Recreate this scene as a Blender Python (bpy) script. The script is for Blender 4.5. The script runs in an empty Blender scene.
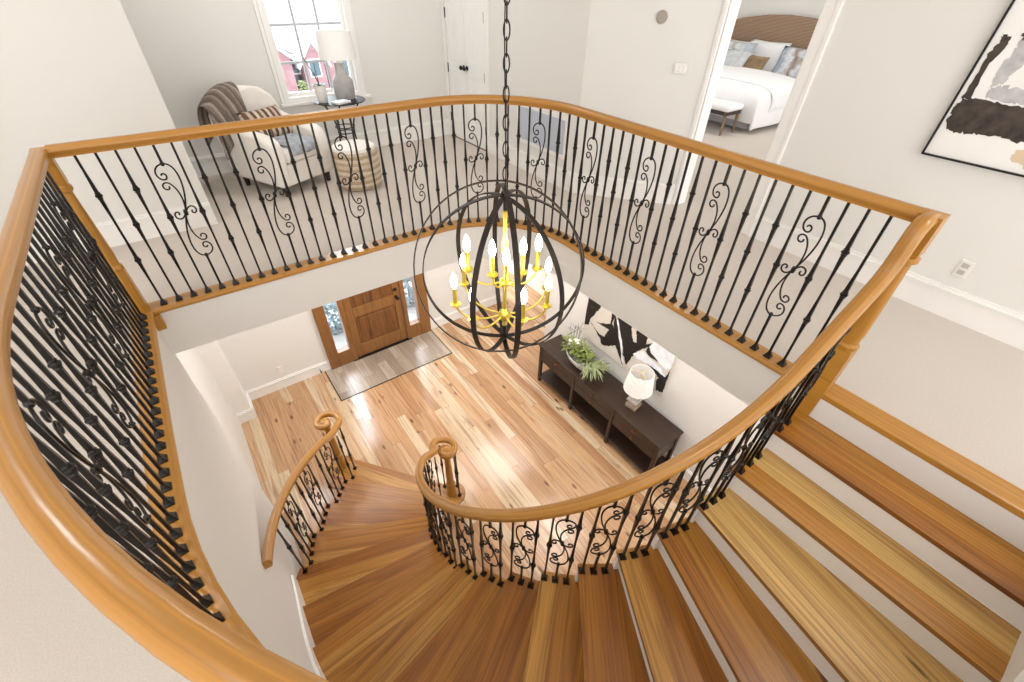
import bpy, bmesh, math, random
from math import sin, cos, pi, radians as R, hypot, atan2, sqrt
from mathutils import Vector, Matrix
from mathutils.geometry import tessellate_polygon
random.seed(7)
SC = bpy.context.scene
COL = SC.collection
ZL = -3.204            # lower floor
RISE = 0.178

# ------------------------------------------------------------------ helpers
def lin(h):
    h = h.lstrip('#'); o = []
    for i in (0, 2, 4):
        c = int(h[i:i+2], 16) / 255
        o.append(c / 12.92 if c <= .04045 else ((c + .055) / 1.055) ** 2.4)
    return (*o, 1.0)

def wmat(o):
    m = o.matrix_basis.copy()
    while o.parent:
        o = o.parent; m = o.matrix_basis @ m
    return m

class MB:
    def __init__(s): s.v = []; s.f = []; s.g = []
    def add(s, vs, fs, g=None):
        n = len(s.v); s.v += [Vector(v) for v in vs]; s.f += [[i + n for i in f] for f in fs]
        s.g += g if g else [(0, 0, 0)] * len(vs)
        return s
    def box(s, c, d, rz=0, m=None):
        x, y, z = d[0] / 2, d[1] / 2, d[2] / 2
        vs = [Vector(p) for p in ((-x,-y,-z),(x,-y,-z),(x,y,-z),(-x,y,-z),(-x,-y,z),(x,-y,z),(x,y,z),(-x,y,z))]
        M = Matrix.Translation(c) @ (m.to_4x4() if m else Matrix.Rotation(rz, 4, 'Z'))
        return s.add([M @ v for v in vs], [(3,2,1,0),(4,5,6,7),(0,1,5,4),(1,2,6,5),(2,3,7,6),(3,0,4,7)])
    def bx(s, a, b):
        return s.box([(a[i] + b[i]) / 2 for i in range(3)], [abs(b[i] - a[i]) for i in range(3)])
    def prism(s, poly, z0, z1):
        n = len(poly)
        vs = [(p[0], p[1], z0) for p in poly] + [(p[0], p[1], z1) for p in poly]
        fs = [(i, (i+1) % n, n + (i+1) % n, n + i) for i in range(n)]
        tri = tessellate_polygon([[Vector((p[0], p[1], 0)) for p in poly]])
        ar = sum(poly[i][0]*poly[(i+1)%n][1]-poly[(i+1)%n][0]*poly[i][1] for i in range(n))
        for t in tri:
            a = poly[t[0]]; b = poly[t[1]]; c = poly[t[2]]
            if (b[0]-a[0])*(c[1]-a[1])-(b[1]-a[1])*(c[0]-a[0]) < 0: t = t[::-1]
            fs.append([n + i for i in t]); fs.append([i for i in t[::-1]])
        if ar < 0: fs[:n] = [f[::-1] for f in fs[:n]]
        return s.add(vs, fs)
    def tube(s, pts, r, n=8, cap=True, rs=None):
        pts = [Vector(p) for p in pts]; m = len(pts); vs = []; fs = []
        t0 = (pts[1] - pts[0]).normalized()
        a = t0.orthogonal().normalized()
        for i, p in enumerate(pts):
            t = (pts[min(i+1, m-1)] - pts[max(i-1, 0)])
            t = t.normalized() if t.length > 1e-9 else t0
            a = (a - t * a.dot(t)); a = a.normalized() if a.length > 1e-6 else t.orthogonal().normalized()
            b = t.cross(a); rr = rs[i] if rs else r
            for k in range(n):
                q = 2 * pi * k / n; vs.append(p + (a * cos(q) + b * sin(q)) * rr)
        for i in range(m - 1):
            for k in range(n):
                fs.append((i*n+k, i*n+(k+1) % n, (i+1)*n+(k+1) % n, (i+1)*n+k))
        if cap: fs += [list(range(n))[::-1], [(m-1)*n+k for k in range(n)]]
        return s.add(vs, fs)
    def lathe(s, c, prof, n=24, rot=0, m=None, cap=True, sx=1, sy=1):
        vs = []; fs = []; L = len(prof)
        for (r, z) in prof:
            for k in range(n):
                q = rot + 2 * pi * k / n; vs.append(Vector((r * cos(q) * sx, r * sin(q) * sy, z)))
        for i in range(L - 1):
            for k in range(n):
                fs.append((i*n+k, i*n+(k+1) % n, (i+1)*n+(k+1) % n, (i+1)*n+k))
        if cap: fs += [list(range(n))[::-1], [(L-1)*n+k for k in range(n)]]
        M = Matrix.Translation(c) @ (m.to_4x4() if m else Matrix.Identity(4))
        return s.add([M @ v for v in vs], fs)
    def sweep(s, prof, pts, sides, closed=False):
        """prof in (side, up); path with horizontal side vectors; keeps grain coordinates"""
        pts = [Vector(p) for p in pts]; m = len(pts); n = len(prof); vs = []; g = []; d = 0; fs = []
        for i, p in enumerate(pts):
            t = (pts[min(i+1, m-1)] - pts[max(i-1, 0)]).normalized()
            sd = Vector(sides[i]); up = sd.cross(t).normalized()
            w = 1
            if i: d += (p - pts[i-1]).length
            ln = sd.length
            for (a, b) in prof:
                vs.append(p + sd * a + up * b); g.append((a, b, d))
        for i in range(m - 1):
            for k in range(n):
                fs.append((i*n+k, i*n+(k+1) % n, (i+1)*n+(k+1) % n, (i+1)*n+k))
        fs += [list(range(n))[::-1], [(m-1)*n+k for k in range(n)]]
        return s.add(vs, fs, g)
    def sheet(s, grid, th=0):
        nr = len(grid); nc = len(grid[0])
        vs = [p for row in grid for p in row]
        fs = [(i*nc+j, i*nc+j+1, (i+1)*nc+j+1, (i+1)*nc+j) for i in range(nr-1) for j in range(nc-1)]
        return s.add(vs, fs)
    def mesh(s, name, mat, smooth=0):
        me = bpy.data.meshes.new(name); me.from_pydata(s.v, [], s.f); 
        b = bmesh.new(); b.from_mesh(me); bmesh.ops.recalc_face_normals(b, faces=b.faces); b.to_mesh(me); b.free()
        if any(x != (0, 0, 0) for x in s.g):
            at = me.attributes.new('guv', 'FLOAT_VECTOR', 'POINT')
            for i, x in enumerate(s.g): at.data[i].vector = x
        if smooth:
            me.polygons.foreach_set('use_smooth', [True] * len(me.polygons))
            if smooth < 180: me.set_sharp_from_angle(angle=R(smooth))
        if mat: me.materials.append(mat)
        return me
    def build(s, name, mat, parent=None, smooth=0, bevel=0, seg=2, subd=0, solid=0, label=None):
        if parent is not None:
            M = wmat(parent).inverted(); s.v = [M @ v for v in s.v]
        o = bpy.data.objects.new(name, s.mesh(name, mat, smooth)); COL.objects.link(o)
        if parent is not None: o.parent = parent
        if solid:
            q = o.modifiers.new('solid', 'SOLIDIFY'); q.thickness = solid; q.offset = 0
        if bevel:
            q = o.modifiers.new('bevel', 'BEVEL'); q.width = bevel; q.segments = seg; q.limit_method = 'ANGLE'; q.angle_limit = R(35)
        if subd:
            q = o.modifiers.new('sub', 'SUBSURF'); q.levels = subd; q.render_levels = subd
        if label: o['label'] = label
        return o

def tag(o, label, cat, group=None):
    o['label'] = label; o['category'] = cat
    if group: o['group'] = group
    return o
def thing(name, label, cat, loc=(0,0,0), rz=0, group=None):
    o = bpy.data.objects.new(name, None); COL.objects.link(o); o.empty_display_size = .1
    o.location = loc; o.rotation_euler = (0, 0, rz)
    return tag(o, label, cat, group)
def struct(o, label=None):
    o['kind'] = 'structure'
    if label: o['label'] = label
    return o
def inst(me, name, parent, loc, rz=0):
    o = bpy.data.objects.new(name, me); COL.objects.link(o); o.parent = parent
    o.location = loc; o.rotation_euler = (0, 0, rz); return o
def frame3(ox, f, r):
    """local (right, back->front, up) to world, for furniture"""
    return lambda a, b, c: Vector((ox[0] + r[0]*a + f[0]*b, ox[1] + r[1]*a + f[1]*b, c))
def lerp(a, b, t): return a + (b - a) * t

# ------------------------------------------------------------------ materials
def newmat(name):
    m = bpy.data.materials.new(name); m.use_nodes = True
    return m, m.node_tree, m.node_tree.nodes['Principled BSDF']
def plain(name, col, rough=.5, metal=0, noise=0, scale=8, bump=0, bscale=60, spec=.5, sheen=0, trans=0):
    m, nt, b = newmat(name); N = nt.nodes; L = nt.links
    c = lin(col); b.inputs['Base Color'].default_value = c
    b.inputs['Roughness'].default_value = rough; b.inputs['Metallic'].default_value = metal
    b.inputs['Specular IOR Level'].default_value = spec
    if sheen: b.inputs['Sheen Weight'].default_value = sheen
    if trans: b.inputs['Transmission Weight'].default_value = trans
    tc = N.new('ShaderNodeTexCoord')
    if noise:
        t = N.new('ShaderNodeTexNoise'); t.inputs['Scale'].default_value = scale; t.inputs['Detail'].default_value = 4
        L.new(tc.outputs['Object'], t.inputs['Vector'])
        r = N.new('ShaderNodeValToRGB'); r.color_ramp.elements[0].position = .3; r.color_ramp.elements[1].position = .7
        r.color_ramp.elements[0].color = tuple(x * (1 - noise) for x in c[:3]) + (1,)
        r.color_ramp.elements[1].color = tuple(min(1, x * (1 + noise)) for x in c[:3]) + (1,)
        L.new(t.outputs['Fac'], r.inputs['Fac']); L.new(r.outputs['Color'], b.inputs['Base Color'])
    if bump:
        t = N.new('ShaderNodeTexNoise'); t.inputs['Scale'].default_value = bscale; t.inputs['Detail'].default_value = 3
        L.new(tc.outputs['Object'], t.inputs['Vector'])
        q = N.new('ShaderNodeBump'); q.inputs['Strength'].default_value = bump; q.inputs['Distance'].default_value = .01
        L.new(t.outputs['Fac'], q.inputs['Height']); L.new(q.outputs['Normal'], b.inputs['Normal'])
    return m
def emit(name, col, s):
    m, nt, b = newmat(name)
    b.inputs['Base Color'].default_value = lin(col); b.inputs['Emission Color'].default_value = lin(col)
    b.inputs['Emission Strength'].default_value = s
    return m
def mth(nt, op, a, b=None, c=None):
    n = nt.nodes.new('ShaderNodeMath'); n.operation = op
    for i, x in enumerate((a, b, c)):
        if x is None: continue
        if hasattr(x, 'links'): nt.links.new(x, n.inputs[i])
        else: n.inputs[i].default_value = x
    return n.outputs[0]
def vec(nt, x, y, z):
    n = nt.nodes.new('ShaderNodeCombineXYZ')
    for i, q in enumerate((x, y, z)):
        if hasattr(q, 'links'): nt.links.new(q, n.inputs[i])
        else: n.inputs[i].default_value = q
    return n.outputs[0]
def ramp(nt, fac, stops, interp='LINEAR'):
    n = nt.nodes.new('ShaderNodeValToRGB'); e = n.color_ramp.elements; n.color_ramp.interpolation = interp
    while len(e) < len(stops): e.new(.5)
    for i, (p, c) in enumerate(stops):
        e[i].position = p; e[i].color = lin(c) if isinstance(c, str) else c
    nt.links.new(fac, n.inputs['Fac']); return n.outputs['Color']
def mixc(nt, fac, a, b, mode='MIX'):
    n = nt.nodes.new('ShaderNodeMix'); n.data_type = 'RGBA'; n.blend_type = mode
    if hasattr(fac, 'links'): nt.links.new(fac, n.inputs[0])
    else: n.inputs[0].default_value = fac
    for i, x in ((6, a), (7, b)):
        if hasattr(x, 'links'): nt.links.new(x, n.inputs[i])
        else: n.inputs[i].default_value = lin(x) if isinstance(x, str) else x
    return n.outputs[2]
def planks(name, w, Lg, pal, grain=.45, streak='#7a4a22', streakamt=.5, rough=.28, along='Y', knots=True, perobj=False, gap=.012, src='Object', coat=0.0, gapc='#4a2e18', gs=(95, 3.0), ss=(17, .9), ks=(7, 2.6), kd=(.05, .14)):
    m, nt, b = newmat(name); N = nt.nodes; L = nt.links
    if src == 'guv':
        at = N.new('ShaderNodeAttribute'); at.attribute_name = 'guv'; co = at.outputs['Vector']
    else:
        tc = N.new('ShaderNodeTexCoord'); co = tc.outputs['Object']
    sp = N.new('ShaderNodeSeparateXYZ'); L.new(co, sp.inputs[0])
    X, Y, Z = sp.outputs
    u, v = (X, Y) if along == 'Y' else ((Y, X) if along == 'X' else (X, Z))
    if src == 'guv': u = mth(nt, 'ADD', X, mth(nt, 'MULTIPLY', Y, .7))
    seed = 0
    if perobj:
        oi = N.new('ShaderNodeObjectInfo'); seed = mth(nt, 'MULTIPLY', oi.outputs['Random'], 37.0)
    uw = mth(nt, 'DIVIDE', u, w); row = mth(nt, 'FLOOR', uw)
    wn = N.new('ShaderNodeTexWhiteNoise'); L.new(vec(nt, row, seed, 3.1), wn.inputs['Vector'])
    v2 = mth(nt, 'ADD', mth(nt, 'DIVIDE', v, Lg), mth(nt, 'MULTIPLY', wn.outputs['Value'], 7.3)); colid = mth(nt, 'FLOOR', v2)
    wn2 = N.new('ShaderNodeTexWhiteNoise'); L.new(vec(nt, row, colid, seed), wn2.inputs['Vector'])
    rnd = wn2.outputs['Value']
    base = ramp(nt, rnd, [(i / (len(pal)), c) for i, c in enumerate(pal)], 'CONSTANT' if len(pal) > 2 else 'LINEAR')
    off = mth(nt, 'MULTIPLY', rnd, 50)
    def nz(su, sv, det, dist):
        t = N.new('ShaderNodeTexNoise'); t.inputs['Scale'].default_value = 1; t.inputs['Detail'].default_value = det
        t.inputs['Distortion'].default_value = dist
        L.new(vec(nt, mth(nt, 'ADD', mth(nt, 'MULTIPLY', u, su), off), mth(nt, 'ADD', mth(nt, 'MULTIPLY', v, sv), off), off), t.inputs['Vector'])
        return t.outputs['Fac']
    g1 = nz(gs[0], gs[1], 5, 1.0); g2 = nz(ss[0], ss[1], 4, 1.2)
    gr = ramp(nt, g1, [(.3, (1 - grain, 1 - grain, 1 - grain, 1)), (.62, (1, 1, 1, 1))])
    c = mixc(nt, 1, base, gr, 'MULTIPLY')
    st = ramp(nt, g2, [(.50, (0, 0, 0, 1)), (.72, (streakamt,)*3 + (1,))])
    c = mixc(nt, st, c, streak)
    if knots:
        vo = N.new('ShaderNodeTexVoronoi'); vo.inputs['Scale'].default_value = 1; vo.inputs['Randomness'].default_value = 1
        L.new(vec(nt, mth(nt, 'MULTIPLY', u, ks[0]), mth(nt, 'MULTIPLY', v, ks[1]), 0), vo.inputs['Vector'])
        k = ramp(nt, vo.outputs['Distance'], [(kd[0], (.8,)*3 + (1,)), (kd[1], (0, 0, 0, 1))])
        c = mixc(nt, k, c, '#4a2c18')
    fr = mth(nt, 'FRACT', uw)
    d = mth(nt, 'LESS_THAN', mth(nt, 'MINIMUM', fr, mth(nt, 'SUBTRACT', 1, fr)), gap)
    fv = mth(nt, 'FRACT', v2); d2 = mth(nt, 'LESS_THAN', fv, .0022 / Lg * 2)
    c = mixc(nt, mth(nt, 'MULTIPLY', mth(nt, 'MAXIMUM', d, d2), .55), c, gapc)
    L.new(c, b.inputs['Base Color']); b.inputs['Roughness'].default_value = rough
    b.inputs['Coat Weight'].default_value = coat; b.inputs['Coat Roughness'].default_value = .15
    return m
def stripes(name, cols, axis, period, rough=.9, wob=0, bump=.25, bscale=90, sharp=True):
    """repeating bands of the given colours along an object axis"""
    m, nt, b = newmat(name); N = nt.nodes; L = nt.links
    tc = N.new('ShaderNodeTexCoord'); sp = N.new('ShaderNodeSeparateXYZ'); L.new(tc.outputs['Object'], sp.inputs[0])
    a = sp.outputs['XYZ'.index(axis)]
    t = N.new('ShaderNodeTexNoise'); t.inputs['Scale'].default_value = 5; L.new(tc.outputs['Object'], t.inputs['Vector'])
    f = mth(nt, 'FRACT', mth(nt, 'ADD', mth(nt, 'DIVIDE', a, period), mth(nt, 'MULTIPLY', t.outputs['Fac'], wob)))
    c = ramp(nt, f, [(i / len(cols), q) for i, q in enumerate(cols)], 'CONSTANT' if sharp else 'LINEAR')
    t2 = N.new('ShaderNodeTexNoise'); t2.inputs['Scale'].default_value = bscale; L.new(tc.outputs['Object'], t2.inputs['Vector'])
    c = mixc(nt, 1, c, ramp(nt, t2.outputs['Fac'], [(.3, (.75,)*3 + (1,)), (.65, (1, 1, 1, 1))]), 'MULTIPLY')
    L.new(c, b.inputs['Base Color']); b.inputs['Roughness'].default_value = rough
    q = N.new('ShaderNodeBump'); q.inputs['Strength'].default_value = bump; q.inputs['Distance'].default_value = .01
    L.new(t2.outputs['Fac'], q.inputs['Height']); L.new(q.outputs['Normal'], b.inputs['Normal'])
    return m

M_wall = plain('wall_paint', '#e3e1dd', .75, bump=.03, bscale=150, spec=.25)
M_trim = plain('white_trim_paint', '#f0eeeb', .4, spec=.4)
M_white = plain('white_door_paint', '#f1f0ee', .38, spec=.4)
M_carpet = plain('beige_carpet', '#d4cac0', 1, noise=.07, scale=140, bump=.5, bscale=520, spec=.05, sheen=.2)
M_iron = plain('black_iron', '#17130f', .32, metal=.3, noise=.25, scale=30, spec=.5)
M_floor = planks('hickory_floor', .125, 2.0, ['#cda57c', '#c29972', '#d6ba97', '#c99f76', '#dac2a3', '#b88d67', '#d0ac86', '#c49b73'],
                 grain=.30, streak='#8a5633', streakamt=.75, rough=.2, along='Y', gap=.010, gs=(110, 2.0), ss=(22, .9), ks=(6.5, 2.4), kd=(.06, .15), coat=.35)
M_tile = planks('grey_entry_tile', .15, .9, ['#b3a393', '#a89888', '#bcaea0', '#9f8f80'], grain=.35, streak='#7b6a5b', streakamt=.5, rough=.3, along='Y', knots=False, gapc='#8d8176')
M_tread = planks('stair_tread_wood', .115, 60, ['#ad7229', '#a46823', '#b57c30', '#9c601f', '#c08b40', '#a86d27'],
                 grain=.45, streak='#6b3d12', streakamt=.7, rough=.3, along='X', knots=True, perobj=True, gap=.004, gapc='#5c3414', gs=(90, 1.3), ss=(16, .9), ks=(5, 1.3), kd=(.04, .12))
M_treadlight = planks('stair_tread_light_wood', .14, 60, ['#c38f45', '#cd9d55', '#b98036', '#d6ad69', '#c0883f'],
                 grain=.38, streak='#8a5820', streakamt=.75, rough=.3, along='X', knots=True, perobj=True, gap=.004, gapc='#6d4420', gs=(95, 1.2), ss=(22, .6), ks=(6, 1.1), kd=(.03, .09))
M_rail = planks('golden_oak_rail', .5, 9, ['#b98136', '#bd863b'], grain=.26, streak='#8c5a1e', streakamt=.4, rough=.3, knots=False, gap=0, src='guv', coat=.25)
M_oak = planks('golden_oak_post', .5, 9, ['#b57d2d', '#b98333'], grain=.28, streak='#88531a', streakamt=.45, rough=.3, along='Z', knots=False, gap=0)
M_oaky = planks('golden_oak_board', .5, 9, ['#b98032', '#bd8537'], grain=.3, streak='#8d5a1e', streakamt=.5, rough=.3, along='Y', knots=False, gap=0, gs=(70, 1.5))
M_door = planks('knotty_alder', .5, 9, ['#7d4f27', '#85562a'], grain=.4, streak='#4c2c12', streakamt=.9, rough=.4, along='Z', knots=True, gap=0)
M_doorf = planks('alder_frame', .5, 9, ['#8f6133', '#966738'], grain=.3, streak='#6b4220', streakamt=.5, rough=.4, along='Z', knots=False, gap=0)
M_console = planks('dark_espresso_wood', .2, 3, ['#33241c', '#3b2a20'], grain=.3, streak='#231812', streakamt=.5, rough=.38, along='Y', knots=False, gap=0)
M_brass = plain('brushed_gold', '#f2dc68', .28, metal=.85)
M_copper = plain('copper_knob', '#b8683c', .3, metal=1)
M_orb = plain('dark_bronze', '#2b241d', .45, metal=.35, noise=.3, scale=25)
M_black = plain('black_metal', '#15151a', .4, metal=.4)
M_bulb = emit('warm_bulb', '#fff0d8', 22)
M_shade = plain('white_linen_shade', '#fbfaf8', .9)
M_cream = plain('cream_upholstery', '#eee9e3', .95, bump=.2, bscale=160, spec=.1)
M_sheet = plain('white_bedding', '#f3f3f4', .95, bump=.15, bscale=14, spec=.1)
M_greyfab = plain('pale_grey_linen', '#c9ccd0', .95, noise=.12, scale=14, spec=.1)
M_outlet = plain('outlet_plastic', '#e9e6e0', .4)

# glass: mostly see-through pane with a faint reflection
def glass(name, tint, refl=.08, cloud=None):
    m, nt, b = newmat(name); N = nt.nodes; L = nt.links; N.remove(b)
    tr = N.new('ShaderNodeBsdfTransparent'); tr.inputs[0].default_value = lin(tint)
    gl = N.new('ShaderNodeBsdfGlossy'); gl.inputs['Roughness'].default_value = .03
    mx = N.new('ShaderNodeMixShader'); mx.inputs[0].default_value = refl
    L.new(tr.outputs[0], mx.inputs[1]); L.new(gl.outputs[0], mx.inputs[2])
    L.new(mx.outputs[0], N['Material Output'].inputs[0])
    return m
M_glass = glass('window_glass', '#f4f8fa')
M_frost = glass('rain_glass', '#eef3f7', .08)

# ------------------------------------------------------------------ camera
F = 436.284265; yaw, pit, rol = .640580089, .700726159, .0230445212
cy, sy, cp, sp_ = cos(yaw), sin(yaw), cos(pit), sin(pit)
f_ = Vector((sy*cp, cy*cp, -sp_)); r_ = Vector((cy, -sy, 0)); u_ = r_.cross(f_)
rr = cos(rol)*r_ + sin(rol)*u_; uu = -sin(rol)*r_ + cos(rol)*u_
cam = bpy.data.cameras.new('camera'); co = bpy.data.objects.new('camera', cam); COL.objects.link(co)
mw = Matrix(((rr.x, uu.x, -f_.x, 0), (rr.y, uu.y, -f_.y, 0), (rr.z, uu.z, -f_.z, 1.78), (0, 0, 0, 1)))
co.matrix_world = mw
cam.sensor_fit = 'HORIZONTAL'; cam.sensor_width = 36; cam.lens = F * 36 / 1024; cam.clip_start = .02; cam.clip_end = 300
SC.camera = co

# ------------------------------------------------------------------ plan of the stairwell
C = (1.895, 1.698)
def pol(Rd, a, c=C): return (c[0] + Rd*cos(R(a)), c[1] + Rd*sin(R(a)))
def RW(a): return 2.460 + .06*max(0, min(1, (a-215)/55))     # curved stair wall
K = (1.644, 2.54)
def opening(o):
    """edge of the upper floor, moved outwards from the finished wall line by o"""
    P = [(-.57 - o, 3.32 + o)]
    P += [pol(.78 + o, a, K) for a in range(90, -1, -5)]
    P += [(2.424 + o, .40)]
    return P
def leftedge(o):
    """outer stair wall line from the back corner round to the stair head"""
    P = [(-.57 - o, 3.32 + o), (-.57 - o, 2.6), (-.57 - o, 2.1)]
    P += [pol(RW(a) + o, a) for a in range(180, 271, 4)] + [pol(RW(270) + o, 270)]
    P += [(2.424, C[1] - RW(270) - o)]
    return P

# ------------------------------------------------------------------ floors and walls
hole = opening(0) + leftedge(0)[::-1][0:-1]
# back/right line ends at (2.424,.40); then the stair-head line down to the outer wall
outer = [(-3.0, -3.0), (3.9, -3.0), (3.9, 2.53), (3.23, 3.34), (3.23, 5.92), (.04, 5.92), (.04, 4.55), (-3.0, 4.55)]
def slab(name, outer, holes, z0, z1, mat):
    loops = [[Vector((p[0], p[1], 0)) for p in outer]] + [[Vector((p[0], p[1], 0)) for p in h] for h in holes]
    tri = tessellate_polygon(loops); flat = [p for l in loops for p in l]
    mb = MB(); n = len(flat)
    vs = [(p.x, p.y, z1) for p in flat] + [(p.x, p.y, z0) for p in flat]
    fs = []
    for t in tri:
        a, b, c = (flat[i] for i in t)
        if (b - a).cross(c - a).z < 0: t = t[::-1]
        fs.append(list(t)); fs.append([i + n for i in t[::-1]])
    k = 0
    for l in loops:
        m_ = len(l)
        fs += [(k+i, k+(i+1) % m_, n+k+(i+1) % m_, n+k+i) for i in range(m_)]; k += m_
    mb.add(vs, fs); return mb
fl = slab('floor', outer, [hole], -.02, 0, M_carpet).build('floor', M_carpet); struct(fl, 'beige carpet of the upper hall')
sub = slab('ceiling', outer, [hole], -.375, -.021, M_wall).build('ceiling', M_wall); struct(sub, 'white floor edge and ceiling of the lower hall')

# lower floor
lf = MB().prism([(-6, -3), (3.76, -3), (3.76, 4.15), (4.87, 4.15), (4.87, 9.4), (4.21, 9.4), (4.21, 5.855), (-6, 5.855)], ZL - .08, ZL).build('floor', M_floor)
struct(lf, 'glossy hickory plank floor of the entry hall')
ti = MB().bx((.60, 5.07, ZL), (2.49, 5.845, ZL + .006)).build('floor', M_tile); struct(ti, 'grey entry tile inset in front of the wooden door')
te = MB()
for a, b in (((.585, 5.055), (2.505, 5.07)), ((.585, 5.07), (.60, 5.845)), ((2.49, 5.07), (2.505, 5.845))):
    te.bx((a[0], a[1], ZL), (b[0], b[1], ZL + .008))
struct(te.build('trim_1', M_console), 'dark edge strip round the entry tile')

def wall(name, pts, z0, z1, th, mat=M_wall):
    """vertical wall along a plan polyline; thickness to the right of travel"""
    mb = MB(); n = len(pts); off = []
    for i in range(n):
        a = Vector(pts[max(0, i-1)]); b = Vector(pts[min(n-1, i+1)]); d = (b - a).normalized()
        off.append((pts[i][0] + d.y*th, pts[i][1] - d.x*th))
    mb.prism(list(pts) + off[::-1], z0, z1)
    return struct(mb.build(name, mat, smooth=25))
def base(name, pts, z, h=.20, th=.018):
    mb = MB(); n = len(pts); 
    for (zz0, zz1, t) in ((0, h - .035, th), (h - .035, h - .022, th*1.5), (h - .022, h, th*.8)):
        for a, b in zip(pts[:-1], pts[1:]):
            d = (Vector(b) - Vector(a)).normalized(); nx, ny = -d.y*t, d.x*t
            mb.prism([a, b, (b[0]+nx, b[1]+ny), (a[0]+nx, a[1]+ny)], z + zz0, z + zz1)
    return struct(mb.build(name, M_trim))

CEIL = 3.6
wall('wall_back_left', [(-3.0, 4.55), (.04, 4.55)], 0, CEIL, -.12)
wall('wall_alcove_left', [(.04, 4.67), (.04, 5.92)], 0, CEIL, -.12)
# window wall with a real opening
def wall_open(name, x0, x1, y, th, z0, z1, ox0, ox1, oz0, oz1):
    mb = MB().bx((x0, y, z0), (ox0, y+th, z1)).bx((ox1, y, z0), (x1, y+th, z1)).bx((ox0, y, z0), (ox1, y+th, oz0)).bx((ox0, y, oz1), (ox1, y+th, z1))
    return struct(mb.build(name, M_wall))
wall_open('wall_window', -.1, 3.4, 5.92, .16, 0, CEIL, 1.2, 2.01, .66, 2.2)
mbw = MB().bx((3.23, 4.92, 2.1), (3.35, 5.92, CEIL)).bx((3.23, 3.34, 0), (3.35, 4.92, CEIL))
struct(mbw.build('wall_closet', M_wall))
wall('wall_angled', [(3.23, 3.34), (3.9, 2.51)], 0, CEIL, -.12)
mbw = MB().bx((3.9, 1.77, 2.1), (4.02, 2.49, CEIL)).bx((3.9, 2.49, 0), (4.02, 2.60, CEIL)).bx((3.9, -3, 0), (4.02, 1.77, CEIL))
struct(mbw.build('wall_right', M_wall))
wall('wall_bedroom_back', [(3.0, 8.2), (9.2, 8.2)], 0, CEIL, -.1)
wall('wall_bedroom_head', [(9.2, 8.2), (9.2, -1)], 0, CEIL, -.1)
struct(MB().bx((3.9, -1, -.021), (9.2, 8.2, -.001)).build('floor', M_carpet), 'beige carpet of the bedroom')
base('baseboard_right', [(3.9, 1.66), (3.9, -3)][::-1], 0, .205)
base('baseboard_angled', [(3.87, 2.53), (3.23, 3.34)], 0, .205)
base('baseboard_closet', [(3.23, 3.34), (3.23, 4.88)], 0, .205)
base('baseboard_window', [(3.23, 5.92), (.04, 5.92)], 0, .205)
base('baseboard_left', [(.04, 4.55), (-3.0, 4.55)], 0, .205)

# lower walls
wall('wall_front', [(-.84, 5.855), (.70, 5.855)], ZL, -.375, -.16)
wall('wall_front_right', [(2.50, 5.855), (4.21, 5.855)], ZL, -.375, -.16)
struct(MB().bx((.70, 5.855, ZL + 2.44), (2.50, 6.015, -.375)).build('wall_over_door', M_wall))
wall('wall_foyer_right', [(3.76, 4.15), (3.76, -3)], ZL, -.375, -.12)
wall('wall_passage_near', [(4.87, 4.15), (3.88, 4.15)], ZL, -.375, -.1)
wall('wall_passage_far', [(4.87, 9.4), (4.87, 4.05)], ZL, -.375, -.1)
struct(MB().bx((3.9, 5.95, -.5), (4.97, 9.5, -.375)).build('ceiling', M_wall))
base('baseboard_foyer_front', [(.70, 5.855), (-.52, 5.855)], ZL, .19)
base('baseboard_foyer_door', [(4.21, 5.855), (2.50, 5.855)], ZL, .19)
base('baseboard_foyer_right', [(3.76, -1), (3.76, 4.15)], ZL, .19)
# pier beside the front wall, and the side wall of the entry hall
struct(MB().bx((-.72, 5.47, ZL), (-.525, 5.855, -.375)).build('wall_pier', M_trim))
base('baseboard_pier', [(-.525, 5.84), (-.525, 5.47), (-.72, 5.47)], ZL, .19)
wall('wall_foyer_left', [(-.72, 3.32), (-.72, 5.86)], ZL, -.375, -.12)
# curved stair wall, continuous with the straight left wall
wl = leftedge(0)
mb = MB()
off = leftedge(.12); off[0] = (-.72, 3.32)
mb.prism(wl + off[::-1], ZL, -.375)
struct(mb.build('wall_stair', M_wall, smooth=30))

# wooden landing edge (nosing board) round the opening
def nosing(inner, outer_, z0, z1, name, label):
    mb = MB(); n = len(inner); prof_in = []
    for i in range(n - 1):
        for (za, zb, e) in ((z0, z1, 0),):
            mb.prism([inner[i], inner[i+1], outer_[i+1], outer_[i]], za, zb)
    # recompute as one solid strip
    mb = MB(); vs = []; fs = []
    sec = lambda i: [(*inner[i], z0 + .008), (*[lerp(inner[i][k], outer_[i][k], .06) for k in (0, 1)], z0), (*outer_[i], z0), (*outer_[i], z1), (*[lerp(inner[i][k], outer_[i][k], .09) for k in (0, 1)], z1), (*inner[i], z1 - .011)]
    for i in range(n): vs += sec(i)
    d = 0; g = []
    for i in range(n):
        if i: d += hypot(inner[i][0]-inner[i-1][0], inner[i][1]-inner[i-1][1])
        g += [(.02*k, 0, d) for k in range(6)]
    for i in range(n - 1):
        fs += [(i*6+k, i*6+(k+1) % 6, (i+1)*6+(k+1) % 6, (i+1)*6+k) for k in range(6)]
    fs += [list(range(6)), [(n-1)*6+k for k in range(6)]]
    mb.add(vs, fs, g)
    return struct(mb.build(name, M_rail), label)
nosing(opening(-.028), opening(.10), -.022, .012, 'trim_2', 'golden oak landing edge along the back and right railing')
nosing(leftedge(-.025)[:-1] + [(2.42, C[1]-RW(270)+.025)], leftedge(.10)[:-1] + [(2.42, C[1]-RW(270)-.1)], -.022, .012, 'trim_3', 'golden oak landing edge under the curved railing')

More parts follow.
